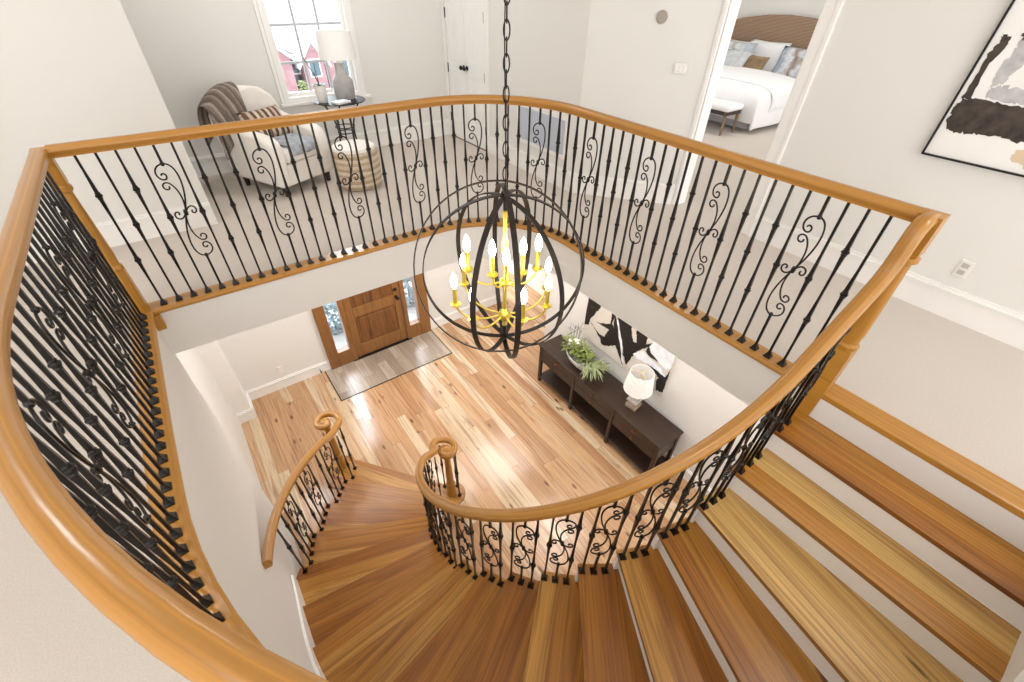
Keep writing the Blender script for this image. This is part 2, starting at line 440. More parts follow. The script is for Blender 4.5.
# ------------------------------------------------------------------ staircase
def ang(n): return 270 - 9.66*(n - 1.945)
def xs(n): return 2.155 - .275*(n-1) if n >= 1 else 2.155 + .265*(1-n)
def edge(n, Ri, Ro):
    if n <= 2.0:
        x = xs(n); return (x, C[1] - Ri), (x, C[1] - Ro)
    return pol(Ri, ang(n)), pol(Ro, ang(n))
stair = thing('staircase', 'curved hickory staircase with white risers winding down to the entry hall', 'stairs', (1.9, 1.7, ZL))
RI = 1.285
def rout(n):
    if n <= 1.945: return RW(270) - .0
    a = ang(n)
    return RW(a) if a > 180 else (2.462/abs(cos(R(a))) if n <= 12.76 else 2.505)
VR = (1.141, 2.673); VL = (.202, 3.795)
for n in range(1, 18):
    ai, ao = edge(n, RI, rout(n)); bi, bo = edge(n - 1, RI, rout(n - 1))
    # nosing line n is the front edge, riser of the step above stands 28 mm behind nosing n-1
    di = Vector((ai[0]-bi[0], ai[1]-bi[1])).normalized()*-.03; do = Vector((ao[0]-bo[0], ao[1]-bo[1])).normalized()*-.03
    bi2 = (bi[0]+di.x, bi[1]+di.y); bo2 = (bo[0]+do.x, bo[1]+do.y)
    arc_o = []; arc_i = []
    for k in (1, 2, 3):
        q = n - k/4
        if n > 2:
            arc_o.append(edge(q, RI, rout(q))[1]); arc_i.append(edge(q, RI, rout(q))[0])
    poly = [ai, ao] + arc_o + [bo2, bi2] + arc_i[::-1]
    z = -RISE*n
    d = Vector((ao[0]-ai[0], ao[1]-ai[1])); th = atan2(d.y, d.x)
    o = bpy.data.objects.new('tread', None)
    Mt = Matrix.Translation((ai[0], ai[1], z)) @ Matrix.Rotation(th, 4, 'Z'); Mi = Mt.inverted()
    mb = MB()
    if n == 17:
        poly = [pol(1.12, ang(16) + 1), pol(2.70, ang(16) + 1), pol(2.74, 129.5), pol(2.66, 126.0), pol(2.0, 125.2), pol(1.25, 123.5), pol(1.08, 126)]
        mb.prism(poly, z - .032, z)
        for V in (VR, VL): mb.prism([(V[0] + .165*cos(q), V[1] + .165*sin(q)) for q in [2*pi*k/28 for k in range(28)]], z - .0325, z + .0005)
    else:
        mb.prism(poly, z - .03, z)
    W = wmat(stair)
    loc = W.inverted() @ Mt
    mb.v = [Mi @ v for v in mb.v]
    me = mb.mesh('tread', M_treadlight if n in (2, 3) else M_tread)
    t = bpy.data.objects.new('tread', me); COL.objects.link(t); t.parent = stair
    t.matrix_basis = loc
    q = t.modifiers.new('bevel', 'BEVEL'); q.width = .006; q.segments = 2; q.limit_method = 'ANGLE'
    # riser under nosing n-1
    e0i, e0o = bi2, bo2
    dd = Vector((ai[0]-bi[0], ai[1]-bi[1])).normalized()*-.018; de = Vector((ao[0]-bo[0], ao[1]-bo[1])).normalized()*-.018
    MB().prism([e0i, e0o, (e0o[0]+de.x, e0o[1]+de.y), (e0i[0]+dd.x, e0i[1]+dd.y)], z, z + RISE - .03).build('riser', M_trim, stair)
# last riser, under the bottom step
mb = MB()
poly = [pol(1.14, ang(16)), pol(2.69, ang(16)), pol(2.71, 129.5), pol(2.64, 127.2), pol(2.0, 126.4), pol(1.25, 125)]
mb.prism(poly, ZL, ZL + RISE - .033)
for V in (VR, VL): mb.prism([(V[0] + .13*cos(q), V[1] + .13*sin(q)) for q in [2*pi*k/28 for k in range(28)]], ZL, ZL + RISE - .034)
mb.build('riser', M_trim, stair)
# landing nosing at the stair head
MB().bx((2.42, C[1]-RW(270), -.03), (2.565, .41, .012)).build('landing_nosing', M_oaky, stair, bevel=.008)
# stringers: inner (open side), outer (skirt on the wall, then open)
def stringer(Rf, n0, n1, th, top, bot, name, stepped):
    mb = MB(); k = int(n0)
    steps = []
    q = n0
    while q < n1 - 1e-6:
        q2 = min(q + .25, n1); steps.append((q, q2)); q = q2
    for (a, b) in steps:
        pa, pb = edge(a, Rf(a), Rf(a) + th), edge(b, Rf(b), Rf(b) + th)
        step = math.floor(a + 1e-6) + 1
        ta = (-RISE*step - .031) if stepped else -RISE*a + top
        tb = (-RISE*step - .031) if stepped else -RISE*b + top
        ba, bb = max(ZL, -RISE*a - bot), max(ZL, -RISE*b - bot)
        vs = [(*pa[0], ta), (*pb[0], tb), (*pb[1], tb), (*pa[1], ta), (*pa[0], ba), (*pb[0], bb), (*pb[1], bb), (*pa[1], ba)]
        mb.add(vs, [(0,1,2,3),(7,6,5,4),(0,4,5,1),(1,5,6,2),(2,6,7,3),(3,7,4,0)])
    return mb.build(name, M_trim, stair, smooth=30)
stringer(lambda n: RI + .012, 0.0, 16.0, .03, 0, .42, 'inner_stringer', True)
stringer(lambda n: rout(n) - .022, 0.1, 12.75, .02, .085, .42, 'wall_skirt', False)
stringer(lambda n: 2.455, 12.75, 16.0, .03, 0, .42, 'outer_stringer', True)

# ------------------------------------------------------------------ railings
RP = [(-.026, -.030), (.026, -.030), (.028, -.014), (.034, -.004), (.034, .010), (.026, .023), (.010, .030), (-.010, .030), (-.026, .023), (-.034, .010), (-.034, -.004), (-.028, -.014)]
def bar_mesh(name, H, kn, top=None):
    """square forged bar of height H with knuckles at the given heights"""
    mb = MB(); s2 = sqrt(2); pr = []
    if kn:
        zs = [0.0]
        pts = [(0.0, .0062)]
        for z in kn:
            pts += [(z - .14, .0058), (z - .03, .0092), (z, .0092), (z + .03, .0092), (z + .14, .0058)]
        pts.append((H, .0062))
        pts = sorted(pts)
    else: pts = [(0, .008), (H, .008)]
    mb.lathe((0, 0, 0), [(r*s2, z) for z, r in pts], 4, pi/4)
    for z in kn:
        mb.lathe((0, 0, z), [(.0105, -.022), (.0145, -.016), (.0125, -.011), (.0185, -.004), (.0185, .004), (.0125, .011), (.0145, .016), (.0105, .022)], 8, pi/8)
    return mb.mesh(name, M_iron)
def curl(c, r0, a0, turns, n=16, k=.35):
    """shrinking spiral in the (along, z) plane"""
    return [(c[0] + r0*(1 - (1-k)*i/n)*cos(a0 + turns*2*pi*i/n), c[1] + r0*(1 - (1-k)*i/n)*sin(a0 + turns*2*pi*i/n)) for i in range(n + 1)]
def bez(p0, p1, p2, p3, n=10):
    return [tuple((1-t)**3*p0[k] + 3*(1-t)**2*t*p1[k] + 3*(1-t)*t*t*p2[k] + t**3*p3[k] for k in range(len(p0))) for t in [i/n for i in range(n+1)]]
def scroll_mesh(zc, hh, sgn=1, w=1.0, mb=None):
    """double-S scroll basket from zc-hh to zc+hh; curls in the railing plane (local X)"""
    for s in (1, -1):
        T = lambda p: (s*sgn*p[0]*w, 0, zc + s*p[1]*hh/.305)
        big = bez((0, .305), (.058, .303), (.064, .20), (.030, .085), 12) + bez((.030, .085), (.016, .04), (.006, .015), (0, 0), 5)[1:]
        mb.tube([T(p) for p in big], .0050, 6)
        top = bez((0, .305), (-.040, .303), (-.060, .27), (-.052, .24), 8) + bez((-.052, .24), (-.044, .208), (-.008, .205), (-.008, .234), 8)[1:] + bez((-.008, .234), (-.008, .252), (-.030, .256), (-.032, .240), 6)[1:]
        mb.tube([T(p) for p in top], .0048, 6)
        low = bez((0, 0), (.018, .05), (.030, .14), (-.012, .190), 12) + bez((-.012, .190), (-.030, .205), (-.056, .192), (-.048, .166), 7)[1:] + bez((-.048, .166), (-.040, .148), (-.014, .152), (-.020, .174), 6)[1:]
        mb.tube([T(p) for p in low], .0048, 6)
        mid = bez((0, .0), (.012, .014), (.020, .036), (.042, .034), 7) + bez((.042, .034), (.066, .030), (.066, -.006), (.048, -.012), 7)[1:] + bez((.048, -.012), (.034, -.014), (.030, .004), (.040, .008), 5)[1:]
        mb.tube([T(p) for p in mid], .0048, 6)
    mb.lathe((0, 0, zc), [(.009, -.018), (.013, 0), (.009, .018)], 8)
    for s in (1, -1): mb.lathe((0, 0, zc + s*hh), [(.008, -.012), (.013, 0), (.008, .012)], 8)
    return mb
def scroll_bar_mesh(H, zc, hh, sgn):
    mb = MB(); s2 = sqrt(2)
    mb.lathe((0, 0, 0), [(.0068*s2, 0), (.0068*s2, zc - hh + .004)], 4, pi/4)
    mb.lathe((0, 0, 0), [(.0068*s2, zc + hh - .004), (.0068*s2, H)], 4, pi/4)
    scroll_mesh(zc, hh, sgn, mb=mb)
    return mb.mesh('scroll_baluster', M_iron, 40)
sh = MB(); sh.lathe((0, 0, 0), [(.0205*sqrt(2), 0), (.0205*sqrt(2), .008), (.0165*sqrt(2), .014), (.009*sqrt(2), .034), (.008*sqrt(2), .038)], 4, pi/4)
ME_shoe = sh.mesh('shoe', M_iron)
_cache = {}
def baluster(parent, loc, rz, H, kind, sgn=1):
    H = round(H, 3); key = (kind, H, sgn)
    if key not in _cache:
        s = H/.99
        if kind == 'D': _cache[key] = (bar_mesh('baluster', H, [.34*s, .76*s]), None)
        elif kind == 'S': _cache[key] = (bar_mesh('baluster', H, [.56*s]), None)
        else:
            zc = .572*s; hh = .305*min(1, s*1.0)
            _cache[key] = (scroll_bar_mesh(H, zc, hh, sgn), None)
    bm, scm = _cache[key]
    b = inst(bm, 'scroll_baluster' if kind == 'X' else 'baluster', parent, loc, rz)
    inst(ME_shoe, 'shoe', b, (0, 0, 0))
    return b
PAT = ['S', 'D', 'S', 'D', 'S', 'X']          # between two scroll bars
def dense(pts, step):
    """resample a plan polyline at a spacing; returns (x, y, heading)"""
    out = []; acc = 0
    for a, b in zip(pts[:-1], pts[1:]):
        d = hypot(b[0]-a[0], b[1]-a[1]); t = acc
        while t < d:
            out.append((lerp(a[0], b[0], t/d), lerp(a[1], b[1], t/d), atan2(b[1]-a[1], b[0]-a[0]))); t += step
        acc = t - d
    return out
def sides_for(pts):
    S = []
    for i in range(len(pts)):
        a = Vector(pts[max(i-1, 0)][:2]); b = Vector(pts[min(i+1, len(pts)-1)][:2]); d = (b-a).normalized()
        if 0 < i < len(pts)-1:
            d1 = (Vector(pts[i][:2])-a).normalized(); d2 = (b-Vector(pts[i][:2])).normalized()
            k = 1/max(.5, cos(d1.angle(d2)/2)) if d1.length and d2.length else 1
        else: k = 1
        S.append(Vector((d.y, -d.x, 0))*k)
    return S
def newel(parent, x, y, z0, z1, w=.088, drop=False, name='newel_post'):
    mb = MB(); h = w/2; s2 = sqrt(2)
    zb = max(0, z0) + .30 if not drop else .30
    mb.lathe((x, y, 0), [(h*s2, z0), (h*s2, zb), (h*s2*.9, zb + .012)], 4, pi/4)
    mb.lathe((x, y, 0), [(h*.95, zb), (h*1.12, zb+.02), (h*1.12, zb+.035), (h*.86, zb+.05), (h*.98, zb+.12), (h*.80, z1-.30), (h*.76, z1-.23), (h*1.1, z1-.215), (h*1.1, z1-.195), (h*.8, z1-.18)], 20)
    mb.lathe((x, y, 0), [(h*s2*.84, z1-.185), (h*s2*.9, z1-.175), (h*s2*.9, z1-.02), (h*s2*.9, z1)], 4, pi/4)
    if drop:
        mb.lathe((x, y, 0), [(h*s2*1.05, z0 - .001), (h*s2*1.05, z0 + .02)], 4, pi/4)
    return mb.build(name, M_oak, parent, smooth=35)
RZ = 1.022            # level rail centre
# --- back and right level railing
rb = thing('balcony_railing', 'straight and rounded black iron balcony railing with oak rail at the back of the stairwell', 'railing', (1.0, 3.36, 0), 0)
path = [(-.56, 3.352)] + [(x, 3.352) for x in (-.3, 0, .3, .6, .9, 1.2, 1.5)] + [pol(.812, a, K) for a in range(90, -1, -5)] + [(2.456, y) for y in (2.2, 1.8, 1.4, 1.0, .7, .366)]
pp = [(p[0], p[1], RZ) for p in path]
MB().sweep(RP, pp, sides_for(pp)).build('handrail', M_rail, rb, smooth=40)
bars = dense([(-.47, 3.352)] + path[2:], .0891)
bars = [b for b in bars if not (b[0] > 2.4 and b[1] < .43)]
Winv = wmat(rb).inverted()
for i, (x, y, h) in enumerate(bars):
    k = PAT[(i + 1) % 6]
    baluster(rb, Winv @ Vector((x, y, .012)), h, RZ - .03 - .012, k, 1)
newel(rb, 2.462, .366, -.178, RZ + .02, w=.098)
# --- left, curved level railing
rl = thing('curved_railing', 'long curved black iron railing with oak rail sweeping round the near side of the stairwell', 'railing', (-.595, 2.4, 0))
path = [(-.595, y) for y in (3.325, 2.9, 2.5, 2.1, 1.85)] + [pol(RW(a) + .03, a) for a in range(180, 271, 3)] + [(2.15, C[1]-RW(270)-.03), (2.46, C[1]-RW(270)-.03)]
pp = [(p[0], p[1], RZ) for p in path]
MB().sweep(RP, pp, sides_for(pp)).build('handrail', M_rail, rl, smooth=40)
Winv = wmat(rl).inverted()
bars = dense([(-.595, 3.235)] + path[1:], .0885)
for i, (x, y, h) in enumerate(bars[:88]):
    if x > 2.38: continue
    baluster(rl, Winv @ Vector((x, y, .012)), h, RZ - .03 - .012, PAT[(i + 2) % 6], 1)
newel(rl, -.592, 3.343, 0.012, RZ + .02, w=.074)
MB().lathe((-.546, 3.296, 0), [(.026*sqrt(2), -.13), (.03*sqrt(2), -.12), (.03*sqrt(2), -.022)], 4, pi/4).build('newel_drop', M_oak, rl)
newel(rl, 2.46, C[1]-RW(270)-.03, 0, RZ + .02)
# --- inner stair railing
ri = thing('stair_railing', 'long scrollwork stair railing along the inner curve of the stairs', 'railing', (1.9, 1.7, ZL))
RR = 1.33; HR = .845
P = [(2.46, 1.022), (2.41, 1.022), (2.372, 1.016), (2.350, .99), (2.342, .94), (2.338, .88), (2.330, .83), (2.308, .79), (2.275, .752)]
pp = [Vector((x, C[1]-RR, z)) for x, z in P]; sd = [Vector((0, 1, 0))]*len(P)
n = .80
while n <= 15.0:
    if n <= 1.945: p = (xs(n), C[1]-RR); s_ = Vector((0, 1, 0))
    else: p = pol(RR, ang(n)); s_ = Vector((-cos(R(ang(n))), -sin(R(ang(n))), 0))
    pp.append(Vector((p[0], p[1], -RISE*n + HR))); sd.append(s_); n += .2
def volute(pp, sd, V, a0, a1, r0, r1, zend, tang, side_sign, lead):
    """rail leaves its curve, levels out and spirals about V"""
    st = pp[-1]; p0 = st.copy()
    e = Vector((V[0] + r0*cos(R(a0)), V[1] + r0*sin(R(a0)), 0))
    dirn = 1 if a1 > a0 else -1
    te = Vector((-sin(R(a0)), cos(R(a0)), 0))*dirn
    t0 = Vector((tang[0], tang[1], 0)).normalized()
    L_ = (e - Vector((p0.x, p0.y, 0))).length
    B = bez((p0.x, p0.y), (p0.x + t0.x*L_*lead, p0.y + t0.y*L_*lead), (e.x - te.x*L_*.35, e.y - te.y*L_*.35), (e.x, e.y), 10)[1:]
    sp = []
    N_ = 40
    for i in range(1, N_ + 1):
        t = i/N_; a = a0 + (a1 - a0)*t; r = r0 + (r1 - r0)*t**.9
        sp.append((V[0] + r*cos(R(a)), V[1] + r*sin(R(a))))
    allp = B + sp; tot = 0; lens = [0]
    q0 = (p0.x, p0.y)
    for q in allp: tot += hypot(q[0]-q0[0], q[1]-q0[1]); lens.append(tot); q0 = q
    slope = -.178/.22; 
    for i, q in enumerate(allp):
        s = lens[i+1]; S = 2*(p0.z - zend)/.809
        z = p0.z - .809*s + .809*s*s/(2*S) if s < S else zend
        prev = allp[i-1] if i else (p0.x, p0.y); nx = allp[min(i+1, len(allp)-1)]
        d = Vector((nx[0]-prev[0], nx[1]-prev[1])).normalized()
        pp.append(Vector((q[0], q[1], z))); sd.append(Vector((d.y, -d.x, 0))*side_sign)
    return sp
an = ang(n - .2)
sp = volute(pp, sd, VR, 185, -250, .142, .048, -2.160, (sin(R(an)), -cos(R(an))), 1, .35)
MB().sweep(RP, pp, sd).build('handrail', M_rail, ri, smooth=40)
MB().lathe((VR[0], VR[1], -2.160), [(.045, -.03), (.058, -.022), (.062, 0), (.055, .018), (.03, .028), (.01, .03)], 24).build('volute_eye', M_oak, ri, smooth=40)
Winv = wmat(ri).inverted()
kinds = ['S', 'X', 'D']
for n in range(1, 17):
    for j, u in enumerate((.10, .42, .74)):
        q = n - u
        if n == 1 and j == 2: continue
        if n <= 2: p = (xs(q), C[1]-RR); h = pi
        else: p = pol(RR, ang(q)); h = R(ang(q) - 90)
        if n == 16 and j == 0: continue
        baluster(ri, Winv @ Vector((p[0], p[1], -RISE*n)), h, HR + RISE*u - .038, kinds[j], 1)
for a, r in ((175, .138), (100, .128), (25, .115), (-50, .10)):
    baluster(ri, Winv @ Vector((VR[0] + r*cos(R(a)), VR[1] + r*sin(R(a)), -RISE*17)), R(a+90), .826, 'D' if a in (175, 25) else 'S')
def post(parent, V, z0, z1):
    mb = MB(); h = .042
    mb.lathe((V[0], V[1], 0), [(h*1.25, z0), (h*1.25, z0+.20), (h*1.0, z0+.22), (h*1.2, z0+.235), (h*1.2, z0+.25), (h*.85, z0+.265), (h*1.0, z0+.36), (h*.78, z1-.1), (h*.95, z1-.03), (h*.9, z1)], 20)
    return mb.build('newel_post', M_oak, parent, smooth=40)
post(ri, VR, -RISE*17, -2.185)
# --- outer lower stair railing
ro = thing('stair_railing', 'short scrollwork stair railing starting at the white wall left of the stairs', 'railing', (.2, 3.0, ZL))
pp = []; sd = []; n = 11.9
while n <= 15.8:
    p = pol(2.455, ang(n)); pp.append(Vector((p[0], p[1], -RISE*n + .835))); sd.append(Vector((-cos(R(ang(n))), -sin(R(ang(n))), 0))); n += .15
an = ang(n - .15)
volute(pp, sd, VL, -42, 300, .165, .048, -2.160, (sin(R(an)), -cos(R(an))), 1, .35)
MB().sweep(RP, pp, sd).build('handrail', M_rail, ro, smooth=40)
MB().lathe((VL[0], VL[1], -2.160), [(.045, -.03), (.058, -.022), (.062, 0), (.055, .018), (.03, .028), (.01, .03)], 24).build('volute_eye', M_oak, ro, smooth=40)
Winv = wmat(ro).inverted()
k4 = ['S', 'X', 'S', 'D']
for n in range(13, 17):
    for j, u in enumerate((.10, .31, .52, .73)):
        q = n - u
        if n == 13 and j > 0: continue
        p = pol(2.455, ang(q))
        baluster(ro, Winv @ Vector((p[0], p[1], -RISE*n)), R(ang(q) - 90), .835 + RISE*u - .038, k4[j] if n > 13 else 'S', 1)
for x, y in ((.250, 3.56), (.318, 3.675)):
    baluster(ro, Winv @ Vector((x, y, -RISE*17)), R(50), .826, 'D')
post(ro, VL, -RISE*17, -2.185)

# ------------------------------------------------------------------ chandelier
AX = Vector((1.215, 1.712, 0)); ZC = .50; RO = .455
vd = Vector((AX.x, AX.y, 0)).normalized(); rt = Vector((vd.y, -vd.x, 0))       # away from the viewer, and to the right
ch = thing('chandelier', 'dark orb chandelier with gold candle arms hanging in the stairwell', 'chandelier', (AX.x, AX.y, ZC))
mb = MB(); z = ZC + RO + .005; i = 0
while z < 3.3:
    d = rt if i % 2 else vd
    pts = [AX + d*(.0125*cos(q)) + Vector((0, 0, z + .032 + .034*sin(q))) for q in [2*pi*k/14 for k in range(15)]]
    mb.tube(pts, .0034, 6, cap=False); z += .056; i += 1
mb.build('chain', M_orb, ch, smooth=60)
mb = MB().tube([AX + Vector((.006, .004, ZC + RO)), AX + Vector((-.007, .005, 1.6)), AX + Vector((.006, -.005, 2.4)), AX + Vector((0, 0, 3.3))], .0025, 6)
mb.build('cord', M_black, ch)
def band(normal, rad, w=.028, th=.0055, off=Vector((0, 0, 0))):
    nrm = normal.normalized(); a = nrm.orthogonal().normalized(); b = nrm.cross(a); mb = MB(); N_ = 72; vs = []; fs = []
    c = AX + Vector((0, 0, ZC)) + off
    for k in range(N_):
        q = 2*pi*k/N_; e = a*cos(q) + b*sin(q)
        for (rd, of) in ((rad, -w/2), (rad, w/2), (rad - th, w/2), (rad - th, -w/2)): vs.append(c + e*rd + nrm*of)
    for k in range(N_):
        for j in range(4): fs.append((k*4+j, k*4+(j+1) % 4, ((k+1) % N_)*4+(j+1) % 4, ((k+1) % N_)*4+j))
    return mb.add(vs, fs)
def hz(a): return rt*cos(R(a)) + vd*sin(R(a))
tocam = (Vector((0, 0, 1.78)) - (AX + Vector((0, 0, ZC)))).normalized()
for nrm, rad in ((tocam + .10*rt, RO + .012), (hz(-84), RO - .006), (hz(8), RO + .02), (hz(-20), RO - .008), (hz(41), RO - .016)):
    band(nrm, rad, off=(rt*-.028 + Vector((0, 0, .032)) if nrm.z > .1 else Vector((0, 0, 0)))).build('ring', M_orb, ch, smooth=40)
up = lambda z: AX + Vector((0, 0, z))
mb = MB().tube([up(ZC + RO + .012), up(ZC + RO - .085)], .011, 12); mb.lathe(up(0), [(.012, ZC+RO-.02), (.022, ZC+RO-.01), (.022, ZC+RO+.006), (.008, ZC+RO+.02)], 16)
mb.build('top_hook', M_orb, ch, smooth=40)
mb = MB()
zu = .445; zl = .225
mb.lathe(up(0), [(.004, .13), (.014, .14), (.012, .17), (.03, .19), (.038, .215), (.03, .245), (.012, .26), (.0105, .41), (.02, .42), (.031, .445), (.02, .47), (.011, .48), (.011, .62), (.019, .64), (.019, .70), (.011, .72), (.0105, .80), (.013, .865)], 20)
mb.build('stem', M_brass, ch, smooth=40)
mb = MB().tube([up(.135), up(.055)], .013, 12); mb.build('bottom_cap', M_orb, ch, smooth=40)
def candle(dx, dz_cup, hubz, r, az):
    """arm from the hub to a cup at radius r; az measured from image right, positive away"""
    e = hz(az); cup = up(dz_cup) + e*r
    h = up(hubz)
    pts = bez(tuple(h), tuple(h + e*r*.45 + Vector((0, 0, -.05))), tuple(h + e*r*.9 + Vector((0, 0, -.03))), tuple(cup - Vector((0, 0, .0))), 12)
    a = MB().tube(pts, .0062, 8).build('arm', M_brass, ch, smooth=60)
    MB().lathe(cup, [(.006, -.012), (.018, -.008), (.030, .004), (.031, .008), (.014, .012), (.014, .016)], 20).build('drip_cup', M_brass, a, smooth=40)
    MB().lathe(cup, [(.0125, .012), (.0125, .115)], 14).build('candle_sleeve', M_brass, a, smooth=40)
    MB().lathe(cup, [(.008, .115), (.016, .130), (.0195, .150), (.017, .175), (.010, .198), (.003, .213)], 16).build('bulb', M_bulb, a, smooth=60)
for az, r in ((-12, .248), (-61, .211), (-133, .249), (-171, .284), (145, .30), (28, .29)): candle(0, .315, zl, r, az)
for az, r in ((-87, .13), (-151 + 10, .085), (-14, .10), (180, .203), (6, .181)): candle(0, .52, zu + .01, r, az)

# ------------------------------------------------------------------ front door
dr = thing('door_1', 'knotty alder front door with two sidelights', 'door', (1.6, 5.855, ZL)); struct(dr)
del dr['category']
Y0, Y1 = 5.80, 5.93
DH = 2.44
mb = MB()
for x0, x1 in ((.70, .86), (1.06, 1.14), (2.05, 2.12), (2.315, 2.50)): mb.bx((x0, Y0, ZL), (x1, Y1, ZL + DH))
mb.bx((.70, Y0 + .001, ZL + DH - .08), (2.50, Y1 - .001, ZL + DH))
for x0, x1 in ((.86, 1.06), (2.12, 2.315)): mb.bx((x0, Y0 + .005, ZL), (x1, Y1 - .005, ZL + .28))
mb.build('door_frame', M_doorf, dr, bevel=.004)
for x0, x1 in ((.86, 1.06), (2.12, 2.315)): MB().bx((x0, 5.86, ZL + .28), (x1, 5.868, ZL + DH - .08)).build('sidelight_glass', M_frost, dr)
lf_ = MB(); xa, xb = 1.145, 2.045
lf_.bx((xa, 5.835, ZL + .02), (xa + .11, 5.88, ZL + DH - .085)).bx((xb - .11, 5.835, ZL + .02), (xb, 5.88, ZL + DH - .085))
for z0, z1 in ((.02, .26), (.80, .98), (2.2, 2.355)): lf_.bx((xa + .11, 5.8351, ZL + z0), (xb - .11, 5.88, ZL + z1))
leaf = lf_.build('door_leaf', M_doorf, dr, bevel=.006)
for z0, z1 in ((.26, .80), (.98, 2.2)): 
    MB().bx((xa + .11, 5.85, ZL + z0), (xb - .11, 5.87, ZL + z1)).bx((xa + .16, 5.842, ZL + z0 + .05), (xb - .16, 5.86, ZL + z1 - .05)).build('door_panel', M_door, leaf, bevel=.01)
mb = MB().lathe((1.975, 5.835, ZL + .93), [(.028, 0), (.028, .008), (.012, .012), (.012, .04), (.028, .05), (.03, .07), (.018, .082)], 16, m=Matrix.Rotation(pi/2, 3, 'X'))
mb.build('door_knob', M_black, leaf, smooth=40)
MB().lathe((1.975, 5.835, ZL + 1.07), [(.03, 0), (.03, .012), (.018, .02)], 16, m=Matrix.Rotation(pi/2, 3, 'X')).build('deadbolt', M_black, leaf, smooth=40)
MB().bx((1.06, 5.79, ZL + .006), (2.12, 5.88, ZL + .02)).build('threshold', M_black, dr)
# small things on the front wall
tag(MB().bx((-.02, 5.845, ZL + .30), (.05, 5.855, ZL + .41)).build('outlet_plate', M_outlet, bevel=.003), 'white outlet plate low on the wall left of the wooden front door', 'outlet')
tag(MB().lathe((.53, 5.80, ZL + .09), [(.006, -.05), (.006, .03), (.014, .032), (.014, .05)], 10, m=Matrix.Rotation(pi/2, 3, 'X')).build('door_stop', M_black, smooth=40), 'small black door stop on the baseboard left of the front door', 'door stop')

# ------------------------------------------------------------------ console table and what is on it
X0, X1, YA, YB, ZT = 3.305, 3.73, 1.455, 3.735, -2.47
cs = thing('console_table', 'long dark wood console table with three bays of drawers against the wall', 'table', ((X0+X1)/2, (YA+YB)/2, ZL))
MB().bx((X0 - .008, YA - .01, ZT - .028), (X1, YB + .01, ZT)).build('tabletop', M_console, cs, bevel=.004)
AB = ZT - .30
mb = MB().bx((X0 + .02, YA + .02, AB), (X1 - .01, YB - .02, ZT - .028)); mb.build('case', M_console, cs)
ys = [YA + .03, lerp(YA, YB, .335), lerp(YA, YB, .665), YB - .03]
for y in ys:
    for x in (X0 + .022, X1 - .04): MB().bx((x - .022, y - .024, ZL), (x + .022, y + .024, ZT - .03)).build('leg', M_console, cs, bevel=.003)
MB().bx((X0 + .0, YA + .02, ZL + .10), (X1 - .02, YB - .02, ZL + .125)).build('shelf', M_console, cs, bevel=.003)
for a, b in zip(ys[:-1], ys[1:]):
    for z0, z1 in ((AB + .008, AB + .132), (AB + .14, ZT - .034)):
        d = MB().bx((X0 + .006, a + .03, z0), (X0 + .025, b - .03, z1)).build('drawer', M_console, cs, bevel=.003)
        MB().lathe((X0 + .006, (a+b)/2, (z0+z1)/2), [(.006, 0), (.006, .014), (.015, .02), (.015, .028), (.007, .033)], 14, m=Matrix.Rotation(-pi/2, 3, 'Y')).build('knob', M_copper, d, smooth=40)

# lower table lamp
lp = thing('table_lamp', 'table lamp with stacked square base and pleated white shade on the dark console', 'lamp', (3.54, 2.10, ZT))
M_stone = plain('weathered_stone', '#a8937c', .6, noise=.2, scale=20)
M_stone2 = plain('pale_stone', '#c9c5c0', .35, noise=.1, scale=20)
MB().box((3.54, 2.10, ZT + .028), (.15, .15, .056), R(8)).build('base', M_stone, lp, bevel=.004)
MB().box((3.54, 2.10, ZT + .085), (.09, .09, .06), R(8)).box((3.54, 2.10, ZT + .128), (.15, .15, .028), R(8)).lathe((3.54, 2.10, ZT), [(.05, .14), (.06, .17), (.055, .21), (.03, .25), (.012, .27), (.010, .36)], 16).build('body', M_stone2, lp, bevel=.003)
mb = MB(); vs = []; fs = []; N_ = 120
for z_, r0 in ((.315, .178), (.60, .142), (.598, .139), (.318, .175)):
    for k in range(N_):
        q = 2*pi*k/N_; r = r0 + (.0022 if k % 2 else -.0012); vs.append((3.54 + r*cos(q), 2.10 + r*sin(q), ZT + z_))
for i in range(4):
    j = (i+1) % 4
    for k in range(N_): fs.append((i*N_+k, i*N_+(k+1) % N_, j*N_+(k+1) % N_, j*N_+k))
mb.add(vs, fs); mb.build('lamp_shade', M_shade, lp)
MB().lathe((3.54, 2.10, ZT), [(.012, .36), (.028, .40), (.03, .43), (.018, .47), (.004, .48)], 14).build('bulb', plain('frosted_bulb', '#ffffff', .3), lp, smooth=60)
mb = MB()
for k in range(3):
    q = 2*pi*k/3; mb.tube([(3.54, 2.10, ZT + .59), (3.54 + .139*cos(q), 2.10 + .139*sin(q), ZT + .593)], .0025, 6)
mb.tube([(3.54, 2.10, ZT + .36), (3.54, 2.10, ZT + .60)], .003, 6); mb.build('harp', M_brass, lp)

